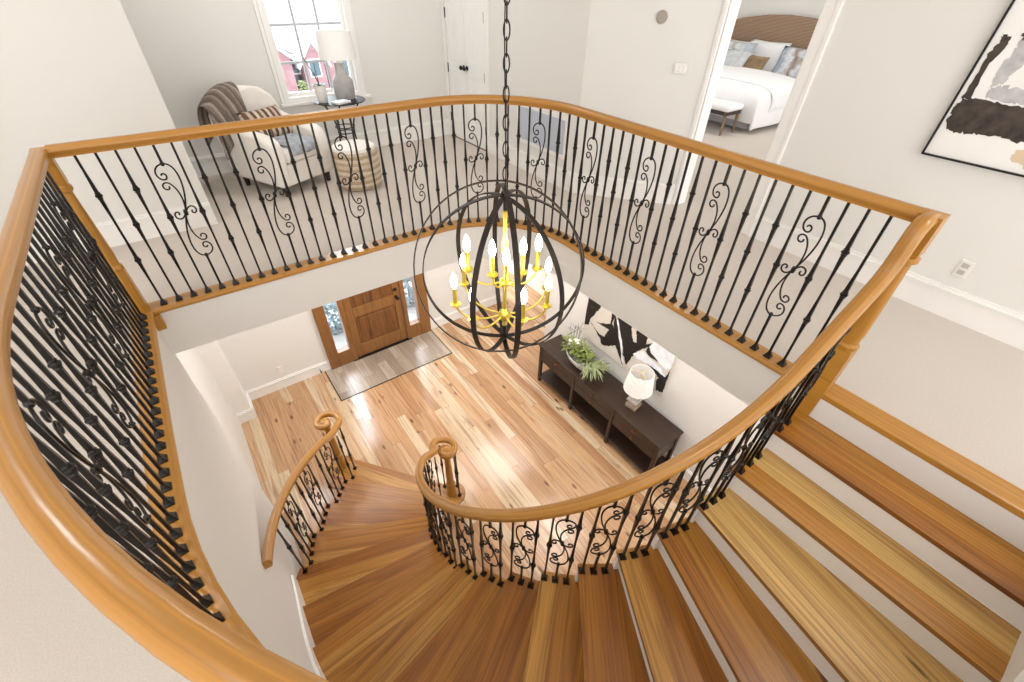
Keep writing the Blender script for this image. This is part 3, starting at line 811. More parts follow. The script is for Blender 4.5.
# planter with greenery
fp = thing('floral_arrangement', 'long white bowl of green leaves and pale flowers on the dark console', 'plant', (3.50, 3.04, ZT))
vs = []; fs = []; mb = MB()
rings = [(.0, .08, .03), (.012, .14, .055), (.07, .23, .10), (.13, .275, .125), (.155, .29, .125), (.155, .28, .116), (.11, .25, .10), (.06, .19, .08)]
N_ = 32
for zz, a, b in rings:
    for k in range(N_):
        q = 2*pi*k/N_; e = abs(cos(q))**2.2
        vs.append((3.47 + b*sin(q), 3.04 + a*cos(q), ZT + zz + (.05*e if zz > .1 else 0)))
for i in range(len(rings)-1):
    for k in range(N_): fs.append((i*N_+k, i*N_+(k+1) % N_, (i+1)*N_+(k+1) % N_, (i+1)*N_+k))
fs += [list(range(N_)), [(len(rings)-1)*N_+k for k in range(N_)]]
mb.add(vs, fs); mb.build('bowl', plain('white_glazed_ceramic', '#dcdcdc', .35, noise=.05), fp, smooth=50)
def leaf_strip(mb, p, d, L_, w, droop, n=5):
    p = Vector(p); d = Vector(d).normalized(); sd = d.cross(Vector((0, 0, 1))); sd = sd.normalized() if sd.length > .01 else Vector((1, 0, 0))
    row = []
    for i in range(n + 1):
        t = i/n; c = p + d*L_*t + Vector((0, 0, -droop*t*t)); ww = w*(sin(pi*min(1, .12 + t*.88))**.7)*.5 + .0008
        row.append([c - sd*ww, c + Vector((0, 0, .15*ww)), c + sd*ww])
    mb.sheet(row)
rnd = random.Random(3)
M_leaf = plain('green_leaf', '#78843f', .6, noise=.35, scale=25)
M_leaf2 = plain('sage_leaf', '#929c70', .6, noise=.25, scale=30)
M_leafd = plain('dark_leaf', '#566033', .6, noise=.3, scale=25)
mb = MB()
for i in range(230):
    y = 3.06 + rnd.gauss(.05, .12); x = min(3.57, 3.50 + rnd.gauss(0, .06)); z = ZT + .17 + rnd.random()*.16
    a = rnd.random()*2*pi; leaf_strip(mb, (x, y, z), (cos(a), sin(a), rnd.uniform(-.2, .9)), rnd.uniform(.06, .13), rnd.uniform(.014, .028), rnd.uniform(0, .04))
mb.build('foliage', M_leaf, fp)
mb = MB()
for i in range(110):
    y = 3.04 + rnd.gauss(-.02, .15); x = 3.50 + rnd.gauss(-.01, .06); z = ZT + .13 + rnd.random()*.12
    a = rnd.random()*2*pi; leaf_strip(mb, (x, y, z), (cos(a), sin(a), rnd.uniform(-.1, .6)), rnd.uniform(.06, .12), rnd.uniform(.010, .02), rnd.uniform(0, .05))
mb.build('foliage', M_leafd, fp)
mb = MB()
for i in range(70):
    a = rnd.uniform(-pi*.95, -pi*.02) if i % 3 else rnd.uniform(-pi*1.1, .2)
    y = 2.83 + rnd.gauss(0, .04); x = 3.46 + rnd.gauss(0, .035)
    leaf_strip(mb, (x, y, ZT + .17 + rnd.random()*.07), (cos(a)*.8, sin(a), rnd.uniform(.05, .6)), rnd.uniform(.17, .30), rnd.uniform(.012, .020), rnd.uniform(.05, .15), 6)
mb.build('leaf_spray', M_leaf2, fp)
mb = MB()
for i in range(26):
    y = 3.22 + rnd.gauss(0, .05); x = 3.52 + rnd.gauss(0, .04); z = ZT + .24 + rnd.random()*.10
    for k in range(5):
        a = 2*pi*k/5 + i; leaf_strip(mb, (x, y, z), (cos(a), sin(a), .5), .032, .026, .01, 3)
mb.build('blossoms', plain('cream_petals', '#ece4d2', .7), fp)
mb = MB()
for i in range(7):
    b = Vector((3.55 + rnd.gauss(0, .02), 3.24 + rnd.gauss(0, .04), ZT + .15)); t = b + Vector((rnd.uniform(-.04, .08), rnd.uniform(-.08, .16), rnd.uniform(.3, .48)))
    m_ = (b + t)/2 + Vector((rnd.gauss(0, .03), rnd.gauss(0, .03), .03)); mb.tube(bez(tuple(b), tuple(m_), tuple(m_), tuple(t), 6), .0022, 5)
    for k in range(3): mb.tube([m_.lerp(t, .3*k + .2), m_.lerp(t, .3*k + .2) + Vector((rnd.gauss(0, .04), rnd.gauss(0, .04), .06))], .0016, 5)
mb.build('twigs', plain('dry_twig', '#4a3c30', .8), fp)

# ------------------------------------------------------------------ pictures
def blob(mb, pts, to3, h=.0015):
    """flat brush mark; pts in picture coordinates"""
    n = len(pts); v = [to3(p[0], p[1], h) for p in pts] 
    tri = tessellate_polygon([[Vector((p[0], p[1], 0)) for p in pts]])
    return mb.add(v, [list(t) for t in tri])
def rough(pts, amp, rn, sub=6):
    out = []
    for i in range(len(pts)):
        a = pts[i]; b = pts[(i+1) % len(pts)]
        for k in range(sub):
            t = k/sub; j = amp if k else amp*.3
            out.append((lerp(a[0], b[0], t) + rn.gauss(0, j), lerp(a[1], b[1], t) + rn.gauss(0, j)))
    return out
M_canvas = plain('primed_canvas', '#d6cfc6', .8, noise=.05, scale=4)
M_ink = plain('black_paint', '#1b1718', .55, noise=.4, scale=9)
M_umber = plain('umber_wash', '#40362f', .7, noise=.85, scale=11)
M_grey = plain('grey_wash', '#bdbabb', .8, noise=.18, scale=22)
M_paper = plain('white_paper', '#f1efec', .7, noise=.02, scale=3)
# lower painting (leans on nothing, hangs on the right wall)
p1 = thing('abstract_painting', 'large black and white abstract painting hanging above the dark console', 'painting', (3.74, 2.585, -1.7))
MB().bx((3.735, 1.868, -2.21), (3.759, 3.31, -1.21)).build('canvas', M_canvas, p1)
rn = random.Random(5)
to1 = lambda u, v, h: Vector((3.734 - h, 3.31 - u, -2.21 + v))      # u to the right seen from the hall, v up
def clip(ps, w, h): return [(min(w - .002, max(.002, a)), min(h - .003, max(.003, b))) for a, b in ps]
mb = MB()
for k, pts in enumerate([
    [(.002, .997), (.33, .997), (.238, .652), (.165, .488), (.095, .362), (.084, .256), (.004, .205)],
    [(.078, .337), (.193, .27), (.323, .171), (.372, .089), (.51, .158), (.624, .267), (.559, .333), (.544, .459), (.47, .531), (.56, .99), (.46, .99), (.439, .643), (.448, .504), (.288, .415), (.201, .387), (.44, .404), (.386, .242), (.294, .237)],
    [(.60, .99), (.80, .99), (.777, .639), (.846, .477), (.905, .505), (.856, .64), (.88, .99), (1.02, .99), (1.03, .656), (1.03, .566), (1.11, .636), (1.092, .571), (1.005, .47), (.91, .334), (.877, .198), (.827, .059), (.746, .214), (.653, .424), (.536, .639)],
    [(.489, .674), (.536, .639), (.646, .392), (.752, .19), (.789, .015), (.764, .025), (.641, .194), (.552, .3)],
    [(1.071, .556), (1.153, .486), (1.27, .468), (1.266, .439), (1.145, .427), (1.057, .468)],
    [(1.039, .348), (1.255, .35), (1.404, .306), (1.435, .438), (1.438, .198), (1.436, .069), (1.338, .024), (1.298, .163), (1.328, .23), (1.183, .294)],
    [(1.2, .99), (1.3, .99), (1.26, .75), (1.18, .70)]]):
    blob(mb, clip(rough(pts, .005, rn), 1.442, 1.0), to1, .001 + .0004*k)
mb.build('brush_strokes', M_ink, p1)
mb = MB()
for k, pts in enumerate([[(1.113, .625), (1.19, .99), (1.43, .99), (1.435, .657), (1.44, .495), (1.396, .408), (1.266, .439), (1.12, .514), (1.092, .571)],
    [(.89, .305), (1.008, .459), (1.148, .416), (1.305, .389), (1.404, .306), (1.278, .314), (1.101, .312), (.951, .281)], [(.53, .64), (.56, .64), (.70, .33), (.785, .05), (.77, .05), (.66, .33)]]):
    blob(mb, clip(rough(pts, .006, rn), 1.442, 1.0), to1, .0042 + .0003*k)
mb.build('highlights', plain('white_paint', '#e8ebf0', .6, noise=.12, scale=9), p1)
# upper framed print
ap = thing('framed_print', 'large framed brown and grey abstract print on the upper right wall', 'picture', (3.88, .1, 1.55))
ya, yb, za, zb = .822, -.70, .934, 2.10
MB().bx((3.884, yb, za), (3.893, ya, zb)).build('print', M_paper, ap)
mb = MB()
for a, b in (((yb, za), (ya, za + .010)), ((yb, zb - .010), (ya, zb)), ((ya - .010, za), (ya, zb)), ((yb, za), (yb + .010, zb))):
    mb.bx((3.868, a[0], a[1]), (3.899, b[0], b[1]))
mb.build('frame', M_black, ap)
to2 = lambda u, v, h: Vector((3.8835 - h, ya - u, za + v))
def cl(ps): return [(min(1.5, max(.02, a)), min(1.15, max(.02, b))) for a, b in ps]
mb = MB(); blob(mb, cl(rough([(.019, .203), (.016, .272), (.041, .326), (.122, .335), (.24, .327), (.34, .333), (.6, .34), (.9, .33), (1.1, .35), (1.12, .19), (.9, .15), (.6, .17), (.405, .168), (.38, .152), (.306, .172), (.233, .164), (.16, .152), (.105, .151), (.046, .154)], .005, rn)), to2, .001)
blob(mb, cl(rough([(.027, .327), (.072, .319), (.061, .487), (.084, .575), (.082, .634), (.043, .634), (.049, .603), (.033, .557), (.031, .517), (.033, .4)], .003, rn)), to2, .0016)
blob(mb, cl(rough([(.118, .647), (.125, .66), (.20, .80), (.22, .76), (.145, .62), (.129, .625)], .004, rn)), to2, .0016)
mb.build('brush_strokes', M_umber, ap)
mb = MB(); blob(mb, cl(rough([(.142, .346), (.225, .332), (.309, .335), (.45, .34), (.44, .42), (.266, .407), (.177, .414), (.127, .393)], .006, rn)), to2, .0006)
blob(mb, cl(rough([(.124, .399), (.174, .421), (.201, .517), (.30, .70), (.25, .78), (.131, .635), (.128, .56), (.113, .493)], .006, rn)), to2, .0008)
mb.build('grey_wash', M_grey, ap)
mb = MB(); blob(mb, cl(rough([(.40, .074), (.40, .119), (.433, .127), (.55, .10), (.52, .034)], .005, rn)), to2, .0012); mb.build('tan_mark', plain('tan_wash', '#d8c3a4', .8), ap)

# ------------------------------------------------------------------ small wall fittings upstairs
og = thing('wall_outlet', 'white electrical outlet on the right wall above the baseboard', 'outlet', (3.9, .272, .343))
MB().bx((3.892, .237, .286), (3.9, .307, .40)).build('plate', M_outlet, og, bevel=.003)
for dz in (-.024, .024): MB().bx((3.888, .254, .343 + dz - .015), (3.893, .29, .343 + dz + .015)).build('socket', plain('socket_grey', '#b9b5ae', .5), og)
wd = Vector((3.87-3.23, 2.53-3.34, 0)).normalized(); wn_ = Vector((wd.y, -wd.x, 0))*1
if wn_.x > 0: wn_ = -wn_
A0 = Vector((3.23, 3.34, 0)); rzw = atan2(wd.y, wd.x)
sw = thing('light_switch', 'white three-gang light switch on the angled wall left of the bedroom doorway', 'switch', tuple(A0 + wd*.83 + Vector((0, 0, 1.18))))
MB().box(A0 + wd*.83 + wn_*.004 + Vector((0, 0, 1.18)), (.115, .007, .08), rzw).build('plate', M_outlet, sw, bevel=.003)
for k in (-1, 0, 1): MB().box(A0 + wd*(.83 + .033*k) + wn_*.009 + Vector((0, 0, 1.18)), (.022, .005, .045), rzw).build('rocker', M_trim, sw, bevel=.002)
tag(MB().lathe(A0 + wd*.592 + Vector((0, 0, 1.526)), [(.045, 0), (.045, .012), (.04, .02), (.02, .022)], 24, m=Matrix.Rotation(rzw, 3, 'Z') @ Matrix.Rotation(pi/2 if wn_.dot(Vector((sin(rzw), -cos(rzw), 0))) > 0 else -pi/2, 3, 'X')).build('doorbell_chime', plain('grey_plastic', '#9f968a', .5), smooth=40),
    'small round grey fixture high on the angled wall above the light switch', 'wall fixture')
# return air grille on the white closet wall
gv = thing('air_grille', 'blue-grey return air grille in the white wall behind the chandelier chain', 'vent', (3.23, 3.9, .5))
mb = MB()
for a, b in (((3.47, .30), (4.32, .335)), ((3.47, .665), (4.32, .70)), ((3.47, .335), (3.505, .665)), ((4.285, .335), (4.32, .665))): mb.bx((3.214, a[0], a[1]), (3.23, b[0], b[1]))
mb.build('frame', M_trim, gv)
mb = MB().bx((3.226, 3.505, .335), (3.23, 4.285, .665))
k = 3.515
while k < 4.28: mb.box((3.221, k, .50), (.010, .010, .33), R(30)); k += .021
mb.build('louvres', plain('blue_grey_metal', '#d2d7e2', .5), gv)

# ------------------------------------------------------------------ window upstairs
wn = thing('window_1', 'x', 'x', (1.6, 5.92, .66)); struct(wn, 'white paned window behind the armchair'); del wn['category']
mb = MB()
for t, yy in ((.09, 5.90), (.055, 5.888)):
    mb.bx((1.205 - t, yy, .665 - t*.6), (1.205, 5.93, 2.195 + t)).bx((2.005, yy, .665 - t*.6), (2.005 + t, 5.93, 2.195 + t)).bx((1.205 - t, yy, 2.195), (2.005 + t, 5.93, 2.195 + t))
mb.bx((1.10, 5.87, .585), (2.15, 5.93, .615)).bx((1.12, 5.895, .615), (2.09, 5.93, .665))
mb.build('window_casing', M_trim, wn, bevel=.004)
mb = MB()
for a, b in (((1.20, .66), (1.235, 2.2)), ((1.975, .66), (2.01, 2.2)), ((1.235, .66), (1.975, .70)), ((1.235, 2.16), (1.975, 2.2))): mb.bx((a[0], 5.975, a[1]), (b[0], 6.02, b[1]))
mb.build('sash', M_trim, wn)
mb = MB()
for i in (1, 2): mb.bx((1.235 + .74*i/3 - .012, 5.985, .70), (1.235 + .74*i/3 + .012, 6.01, 2.16))
for z_ in (.98, 1.32, 1.66): mb.bx((1.235, 5.986, z_ - .012), (1.975, 6.009, z_ + .012))
mb.build('muntins', plain('grey_muntin', '#b9bcc0', .5), wn)
MB().bx((1.235, 5.994, .70), (1.975, 5.999, 2.16)).build('pane', M_glass, wn)

# closet double door
cd = thing('door_2', 'x', 'x', (3.23, 5.41, 0)); struct(cd, 'white double closet door with black knobs'); del cd['category']
mb = MB()
for a, b in (((4.88, 0), (4.965, 2.13)), ((5.855, 0), (5.918, 2.13)), ((4.88, 2.045), (5.918, 2.13))): mb.bx((3.208, a[0], a[1]), (3.24, b[0], b[1]))
mb.build('door_casing', M_trim, cd, bevel=.004)
for a, b, hy in ((4.975, 5.408, 4.978), (5.414, 5.845, 5.842)):
    mb = MB().bx((3.232, a, .012), (3.262, b, 2.04))
    for z0, z1 in ((.012, .24), (.80, .95), (1.9, 2.04)): mb.bx((3.224, a, z0), (3.24, b, z1))
    mb.bx((3.2241, a, .012), (3.24, a + .1, 2.04)).bx((3.2241, b - .1, .012), (3.24, b, 2.04))
    for z0, z1 in ((.30, .74), (1.01, 1.84)): mb.bx((3.227, a + .15, z0), (3.24, b - .15, z1))
    lf_ = mb.build('door_leaf', M_white, cd, bevel=.005)
    for z_ in (.25, .83, 1.40): MB().lathe((3.222, hy, z_), [(.008, -.05), (.008, .05)], 8).build('hinge', M_black, lf_)
    ky = 5.408 - .035 if hy < 5.4 else 5.414 + .035
    MB().lathe((3.224, ky, .875), [(.026, 0), (.026, .006), (.010, .010), (.010, .03), (.024, .036), (.027, .05), (.015, .062)], 14, m=Matrix.Rotation(-pi/2, 3, 'Y')).build('knob', M_black, lf_, smooth=40)
MB().bx((3.225, 4.965, 0), (3.27, 5.855, .014)).build('threshold', M_console, cd)
struct(MB().bx((3.262, 4.95, 0), (3.30, 5.87, 2.1)).build('wall_closet_back', M_wall))

# bedroom doorway casing
mb = MB()
for a, b in ((1.66, 1.77), (2.49, 2.53)):
    mb.bx((3.878, a, 0), (3.91, b, 2.21))
    mb.bx((3.872, a if a < 2 else b - .03, 0), (3.91, a + .03 if a < 2 else b, 2.21))
mb.bx((3.878, 1.66, 2.09), (3.91, 2.53, 2.2))
mb.bx((3.90, 1.77, 0), (4.03, 1.785, 2.09)).bx((3.90, 2.475, 0), (4.03, 2.49, 2.09)).bx((3.90, 1.77, 2.075), (4.03, 2.49, 2.09))
struct(mb.build('trim_4', M_trim, bevel=.004), 'white casing of the bedroom doorway')

# ------------------------------------------------------------------ armchair corner
fwd = Vector((.43, -.90, 0)).normalized(); rgt = Vector((-fwd.y, fwd.x, 0))
ac = thing('armchair', 'cream upholstered armchair with rounded back in front of the window wall', 'armchair', (.835, 5.235, 0), atan2(rgt.y, rgt.x))
A = lambda a, b, c: Vector((.835, 5.235, 0)) + rgt*a + fwd*b + Vector((0, 0, c))       # right, front, up
def xprism(mb, poly, ax, a0, a1):
    """extrude a (front, up) or (right, up) outline along the other axis of the chair"""
    n = len(poly); P3 = []
    for a in (a0, a1):
        for p in poly: P3.append(A(a, p[0], p[1]) if ax == 'r' else A(p[0], a + (p[1] - .3)*-.10, p[1]))
    tri = tessellate_polygon([[Vector((p[0], p[1], 0)) for p in poly]])
    fs = [(i, (i+1) % n, n+(i+1) % n, n+i) for i in range(n)] + [list(t) for t in tri] + [[n+i for i in t] for t in tri]
    return mb.add(P3, fs)
mb = MB(); mb.add([A(a, b, c) for c in (.10, .30) for a, b in ((-.32, -.34), (.32, -.34), (.32, .36), (-.32, .36))], [(3,2,1,0),(4,5,6,7),(0,1,5,4),(1,2,6,5),(2,3,7,6),(3,0,4,7)])
mb.build('seat_base', M_cream, ac, smooth=40, bevel=.02, seg=3)
mb = MB(); mb.add([A(a, b, c) for c in (.30, .44) for a, b in ((-.21, -.2), (.21, -.2), (.21, .37), (-.21, .37))], [(3,2,1,0),(4,5,6,7),(0,1,5,4),(1,2,6,5),(2,3,7,6),(3,0,4,7)])
mb.build('seat_cushion', M_cream, ac, smooth=60, bevel=.05, seg=4)
for s in (-1, 1):
    arm = [(-.36, .10), (.37, .10), (.375, .44), (.35, .525), (.26, .56), (.05, .575), (-.2, .62), (-.36, .66)]
    mb = MB(); xprism(mb, arm, 'r', s*.20, s*.345); mb.build('arm', M_cream, ac, smooth=60, bevel=.045, seg=4)
bk = [(-.345, .12), (.345, .12), (.36, .53), (.345, .67), (.30, .77), (.20, .85), (0, .885), (-.20, .85), (-.30, .77), (-.345, .67), (-.36, .53)]
mb = MB(); xprism(mb, bk, 'f', -.40, -.22); mb.build('backrest', M_cream, ac, smooth=60, bevel=.05, seg=4)
for a, b in ((-.27, -.30), (.27, -.30), (.27, .31), (-.27, .31)):
    MB().lathe(A(a, b, 0), [(.022, 0), (.03, .10)], 12).build('foot', plain('dark_foot', '#2a1d15', .4), ac, smooth=40)
# throw over the left side of the back
M_throw = stripes('striped_throw', ['#75675e', '#8f8279', '#6a5d55', '#85786f', '#a79b92', '#70635a'], 'X', .12, wob=.3, bump=.5, bscale=70)
th = thing('throw_blanket', 'brown and grey striped knit throw draped over the back of the cream armchair', 'blanket', tuple(A(-.2, -.3, .5)), atan2(rgt.y, rgt.x) + R(28))
grid = []
prof = [(-.17, .52), (-.175, .62), (-.20, .72), (-.235, .83), (-.265, .90), (-.335, .925), (-.41, .905), (-.458, .84), (-.475, .74), (-.47, .64), (-.46, .56)]
for i in range(13):
    a = -.385 + .37*i/12; row = []
    dz = -.0 - 1.9*max(0, -a - .17)**2 - .0
    for k, (b, c) in enumerate(prof):
        sk = (k - 5)*.014                       # lies diagonally
        w = .008*sin(i*2.1 + k*.7)
        aa = a - .02 + (sk if k < 5 else -sk*.6)
        dz = -1.75*max(0, abs(aa) - .12)**2
        row.append(A(aa, b + w, c + dz + .5*w))
    grid.append(row)
MB().sheet(grid).build('cloth', M_throw, th, smooth=180, solid=.022, subd=2)
def cushion(name, ctr, rx, ry, rz_, w, h, t, mat, label, cat, M3=None, group=None, parent=None):
    """soft square pillow: rx,ry in-plane axes, rz_ normal"""
    mb = MB(); n = 10
    for s in (1, -1):
        g = []
        for i in range(n + 1):
            row = []
            for j in range(n + 1):
                u = -1 + 2*i/n; v = -1 + 2*j/n
                b = max(0, (1 - u**4)*(1 - v**4))**.55
                pin = 1 - .07*(1 - abs(u))*abs(v)**3; pin2 = 1 - .07*(1 - abs(v))*abs(u)**3
                row.append(Vector(((u*w/2*pin2), (v*h/2*pin), s*t/2*b)))
            g.append(row)
        mb.sheet(g)
    me = mb.mesh(name, mat, 180)
    b_ = bmesh.new(); b_.from_mesh(me); bmesh.ops.remove_doubles(b_, verts=b_.verts, dist=.0005); bmesh.ops.recalc_face_normals(b_, faces=b_.faces); b_.to_mesh(me); b_.free()
    o = bpy.data.objects.new(name, me); COL.objects.link(o)
    Mx = Matrix((Vector(rx).normalized(), Vector(ry).normalized(), Vector(rz_).normalized())).transposed()
    o.matrix_basis = Matrix.Translation(ctr) @ Mx.to_4x4()
    tag(o, label, cat, group); return o
upv = Vector((0, 0, 1))
nrm = (fwd*.80 + upv*.60).normalized(); upl = (upv - nrm*upv.dot(nrm)).normalized()
cushion('throw_pillow', A(-.0, -.06, .575), rgt, upl, nrm, .46, .32, .15, stripes('striped_pillow', ['#5f463c', '#d9c8b6', '#74594c', '#cbb8a5'], 'X', .13, wob=.1), 'brown and cream striped pillow in the seat of the cream armchair', 'pillow')
sb = thing('folded_blanket', 'folded grey-blue blanket lying on the seat of the cream armchair', 'blanket', tuple(A(.02, .2, .44)), atan2(rgt.y, rgt.x))
g = MB(); rows = []
for k, (b, z_) in enumerate(((-.0, .452), (.1, .458), (.2, .457), (.3, .457), (.375, .45), (.395, .41), (.395, .36))):
    rows.append([A(-.15 + .32*i/8, b + .004*sin(i*3), z_ + .009 + .006*sin(i*2.3 + k)) for i in range(9)])
g.sheet(rows).build('blanket_fold', plain('grey_blue_knit', '#a5aab2', .95, noise=.3, scale=22, bump=.5, bscale=80), sb, smooth=180, solid=.026, subd=2)

# pouf
pf = thing('pouf', 'round woven tan and cream striped pouf beside the armchair', 'pouf', (1.45, 4.735, 0))
M_pouf = stripes('woven_stripes', ['#d9c8b3', '#c6b093', '#e0d2bf', '#bfa788'], 'Z', .12, wob=.06, bump=.6, bscale=60)
MB().lathe((1.45, 4.735, 0), [(.18, 0), (.215, .02), (.232, .08), (.236, .2), (.230, .33), (.215, .385)], 40).build('body', M_pouf, pf, smooth=50)
MB().lathe((1.45, 4.735, 0), [(.215, .385), (.205, .41), (.15, .425), (.02, .43)], 40).build('top', plain('white_woven_top', '#ece8e2', .95, bump=.5, bscale=50), pf, smooth=50)

# side table
st = thing('side_table', 'round black metal side table below the window', 'table', (1.64, 5.50, 0))
MB().lathe((1.64, 5.50, 0), [(.26, .662), (.275, .663), (.277, .667), (.275, .672), (.26, .672)], 40).build('tabletop', M_black, st, smooth=40)
for k in range(3):
    q = R(80 + 120*k); e = Vector((cos(q), sin(q), 0)); c0 = Vector((1.64, 5.50, 0))
    MB().tube(bez(tuple(c0 + e*.21 + upv*.655), tuple(c0 + e*.07 + upv*.45), tuple(c0 + e*.05 + upv*.25), tuple(c0 + e*.22 + upv*.008), 14), .009, 8).build('leg', M_black, st, smooth=60)
MB().tube([(1.64 + .105*cos(2*pi*k/28), 5.50 + .105*sin(2*pi*k/28), .40) for k in range(29)], .006, 6, cap=False).tube([(1.64 + .088*cos(2*pi*k/28), 5.50 + .088*sin(2*pi*k/28), .34) for k in range(29)], .006, 6, cap=False).build('stretcher_ring', M_black, st, smooth=60)
zt = .672
l2 = thing('table_lamp', 'table lamp with grey bottle base and white drum shade in front of the window', 'lamp', (1.715, 5.50, zt))
MB().lathe((1.715, 5.50, zt), [(.098, 0), (.105, .012), (.112, .10), (.108, .18), (.085, .215), (.06, .24), (.054, .32), (.06, .345), (.06, .35)], 28, sx=1.0, sy=.75).build('base', plain('grey_glaze', '#aaa7a6', .25, noise=.12, scale=18), l2, smooth=50)
MB().tube([(1.715, 5.50, zt + .325), (1.715, 5.50, zt + .40)], .01, 10).build('neck', M_brass, l2)
mb = MB(); mb.lathe((1.715, 5.50, zt), [(.188, .385), (.172, .625), (.169, .624), (.185, .386), (.188, .385)], 48, cap=False); mb.build('lamp_shade', M_shade, l2, smooth=40)
MB().lathe((1.715, 5.50, zt), [(.012, .40), (.03, .45), (.02, .50), (.004, .51)], 14).build('bulb', plain('frosted_bulb2', '#ffffff', .3), l2, smooth=60)
oc = thing('potted_orchid', 'bare-stemmed orchid in a white pot on the black side table', 'plant', (1.45, 5.46, zt))
MB().lathe((1.45, 5.46, zt), [(.045, 0), (.05, .004), (.066, .165), (.062, .165), (.055, .14)], 28).build('pot', plain('white_pot', '#ece9e4', .4), oc, smooth=50)
mb = MB().lathe((1.45, 5.46, zt), [(.056, .135), (.02, .145)], 20); mb.build('soil', plain('bark', '#4d4036', .9, noise=.4, scale=40), oc)
mb = MB(); rnd = random.Random(11)
for k in range(8):
    a = k*.8; leaf_strip(mb, (1.45, 5.46, zt + .145), (cos(a), sin(a), .8), .12, .035, .05, 6)
mb.build('leaves', plain('orchid_leaf', '#3f5a35', .45), oc)
mb = MB()
for dx, dy, h in ((-.06, .0, .42), (.0, .03, .36), (-.02, -.03, .28)):
    mb.tube(bez((1.45, 5.46, zt + .14), (1.45 + dx*.2, 5.46, zt + .25), (1.45 + dx, 5.46 + dy, zt + h - .1), (1.45 + dx*1.6, 5.46 + dy, zt + h), 8), .004, 6)
mb.build('stems', plain('brown_stem', '#5a4c48', .7), oc)
tag(MB().box((1.60, 5.33, zt + .012), (.17, .12, .022), R(20)).build('book', plain('white_cover', '#f4f3f1', .5), bevel=.003), 'small white book on the black side table in front of the lamp', 'book')

# ------------------------------------------------------------------ bedroom
bed = thing('bed', 'bed with white duvet and woven headboard in the bedroom', 'bed', (8.0, 4.6, 0))
BY0, BY1, BX0, BX1 = 3.62, 5.55, 6.98, 9.0
MB().bx((BX0 + .02, BY0 + .02, .04), (BX1, BY1 - .02, .28)).build('bed_base', plain('grey_bed_skirt', '#b4b3b8', .95, noise=.15, scale=7), bed, bevel=.02)
MB().bx((BX0, BY0, .28), (BX1, BY1, .51)).build('mattress', M_sheet, bed, smooth=40, bevel=.06, seg=3)
grid = []
xs_ = [BX0 - .03, BX0 - .05, BX0 - .05, BX0 - .03, BX0 + .04, BX0 + .3, BX0 + .7, BX0 + 1.1, BX0 + 1.35]; zs_ = [.14, .26, .38, .48, .55, .555, .555, .56, .56]
for i, (x, z_) in enumerate(zip(xs_, zs_)):
    row = []
    lowside = .06 if i < 3 else .16
    for j, (y, dz) in enumerate([(BY0 - .07, -.50), (BY0 - .075, -.36), (BY0 - .07, -.2), (BY0 - .05, -.05), (BY0 + .05, .0), (BY0 + .5, .015), (4.6, .02), (BY1 - .5, .015), (BY1 - .05, 0), (BY1 + .05, -.05), (BY1 + .07, -.2), (BY1 + .07, -.40)]):
        w = .016*sin(i*1.9 + j*1.3)
        zz = (.555 + dz) if i >= 4 else min(z_, .555 + dz)
        row.append(Vector((x + w, y + w*.7, max(.05, zz + w*.5))))
    grid.append(row)
MB().sheet(grid).build('duvet', M_sheet, bed, smooth=180, solid=.05, subd=2)
pts = []
hbp = [(3.45, .1), (5.75, .1), (5.75, 1.16), (5.4, 1.25), (5.0, 1.31), (4.6, 1.33), (4.2, 1.31), (3.8, 1.25), (3.45, 1.16)]
n = len(hbp); mb = MB(); tri = tessellate_polygon([[Vector((p[0], p[1], 0)) for p in hbp]])
mb.add([(9.02, p[0], p[1]) for p in hbp] + [(9.09, p[0], p[1]) for p in hbp], [(i, (i+1) % n, n+(i+1) % n, n+i) for i in range(n)] + [list(t) for t in tri] + [[n+i for i in t] for t in tri])
m, nt, b = newmat('woven_cane'); N = nt.nodes
tc = N.new('ShaderNodeTexCoord'); wv = N.new('ShaderNodeTexWave'); wv.inputs['Scale'].default_value = 17; wv.bands_direction = 'Z'; wv.inputs['Distortion'].default_value = 3; wv.inputs['Detail'].default_value = 3
nt.links.new(tc.outputs['Object'], wv.inputs['Vector']); nt.links.new(ramp(nt, wv.outputs['Fac'], [(.2, '#7a5f4c'), (.8, '#ab9078')]), b.inputs['Base Color']); b.inputs['Roughness'].default_value = .8
mb.build('headboard', m, bed, bevel=.02)
tag_th = thing('folded_quilt', 'white quilt folded back across the bed below the pillows', 'quilt', (8.05, 4.6, .68))
grid = []
for i, x in enumerate((7.22, 7.25, 7.45, 7.7, 7.95, 8.15, 8.17)):
    row = []
    for j, (y, dz) in enumerate([(BY0 - .11, -.30), (BY0 - .115, -.18), (BY0 - .10, -.05), (BY0 + .02, .03), (BY0 + .5, .05), (4.6, .055), (BY1 - .5, .05), (BY1, .03), (BY1 + .1, -.05), (BY1 + .11, -.25)]):
        row.append(Vector((x + .02*sin(j*1.7), y,   .575 + dz + (-.03 if i in (0, 6) else .012*sin(j*2.1 + i)))))
    grid.append(row)
MB().sheet(grid).build('quilt_layer', M_sheet, tag_th, smooth=180, solid=.045, subd=2)
M_sham = stripes('blue_grey_sham', ['#c9cfd8', '#dfe2e6', '#b9b4b2', '#e6e6e8', '#c4ccd6'], 'X', .5, wob=.8, bump=.2, bscale=40, sharp=False)
def bpil(y, x, z_, w, h, t, lean, mat, label, cat='pillow', group='pillows on the bed', roll=0):
    nn = Vector((-cos(R(lean)), 0, sin(R(lean)))); upx = Vector((sin(R(lean)), 0, cos(R(lean)))); rx = Vector((0, -1, 0))
    rx2 = rx*cos(R(roll)) + upx*sin(R(roll)); up2 = upx*cos(R(roll)) - rx*sin(R(roll))
    cushion('bed_pillow', (x, y, z_), rx2, up2, nn, w, h, t, mat, label, cat, group=group)
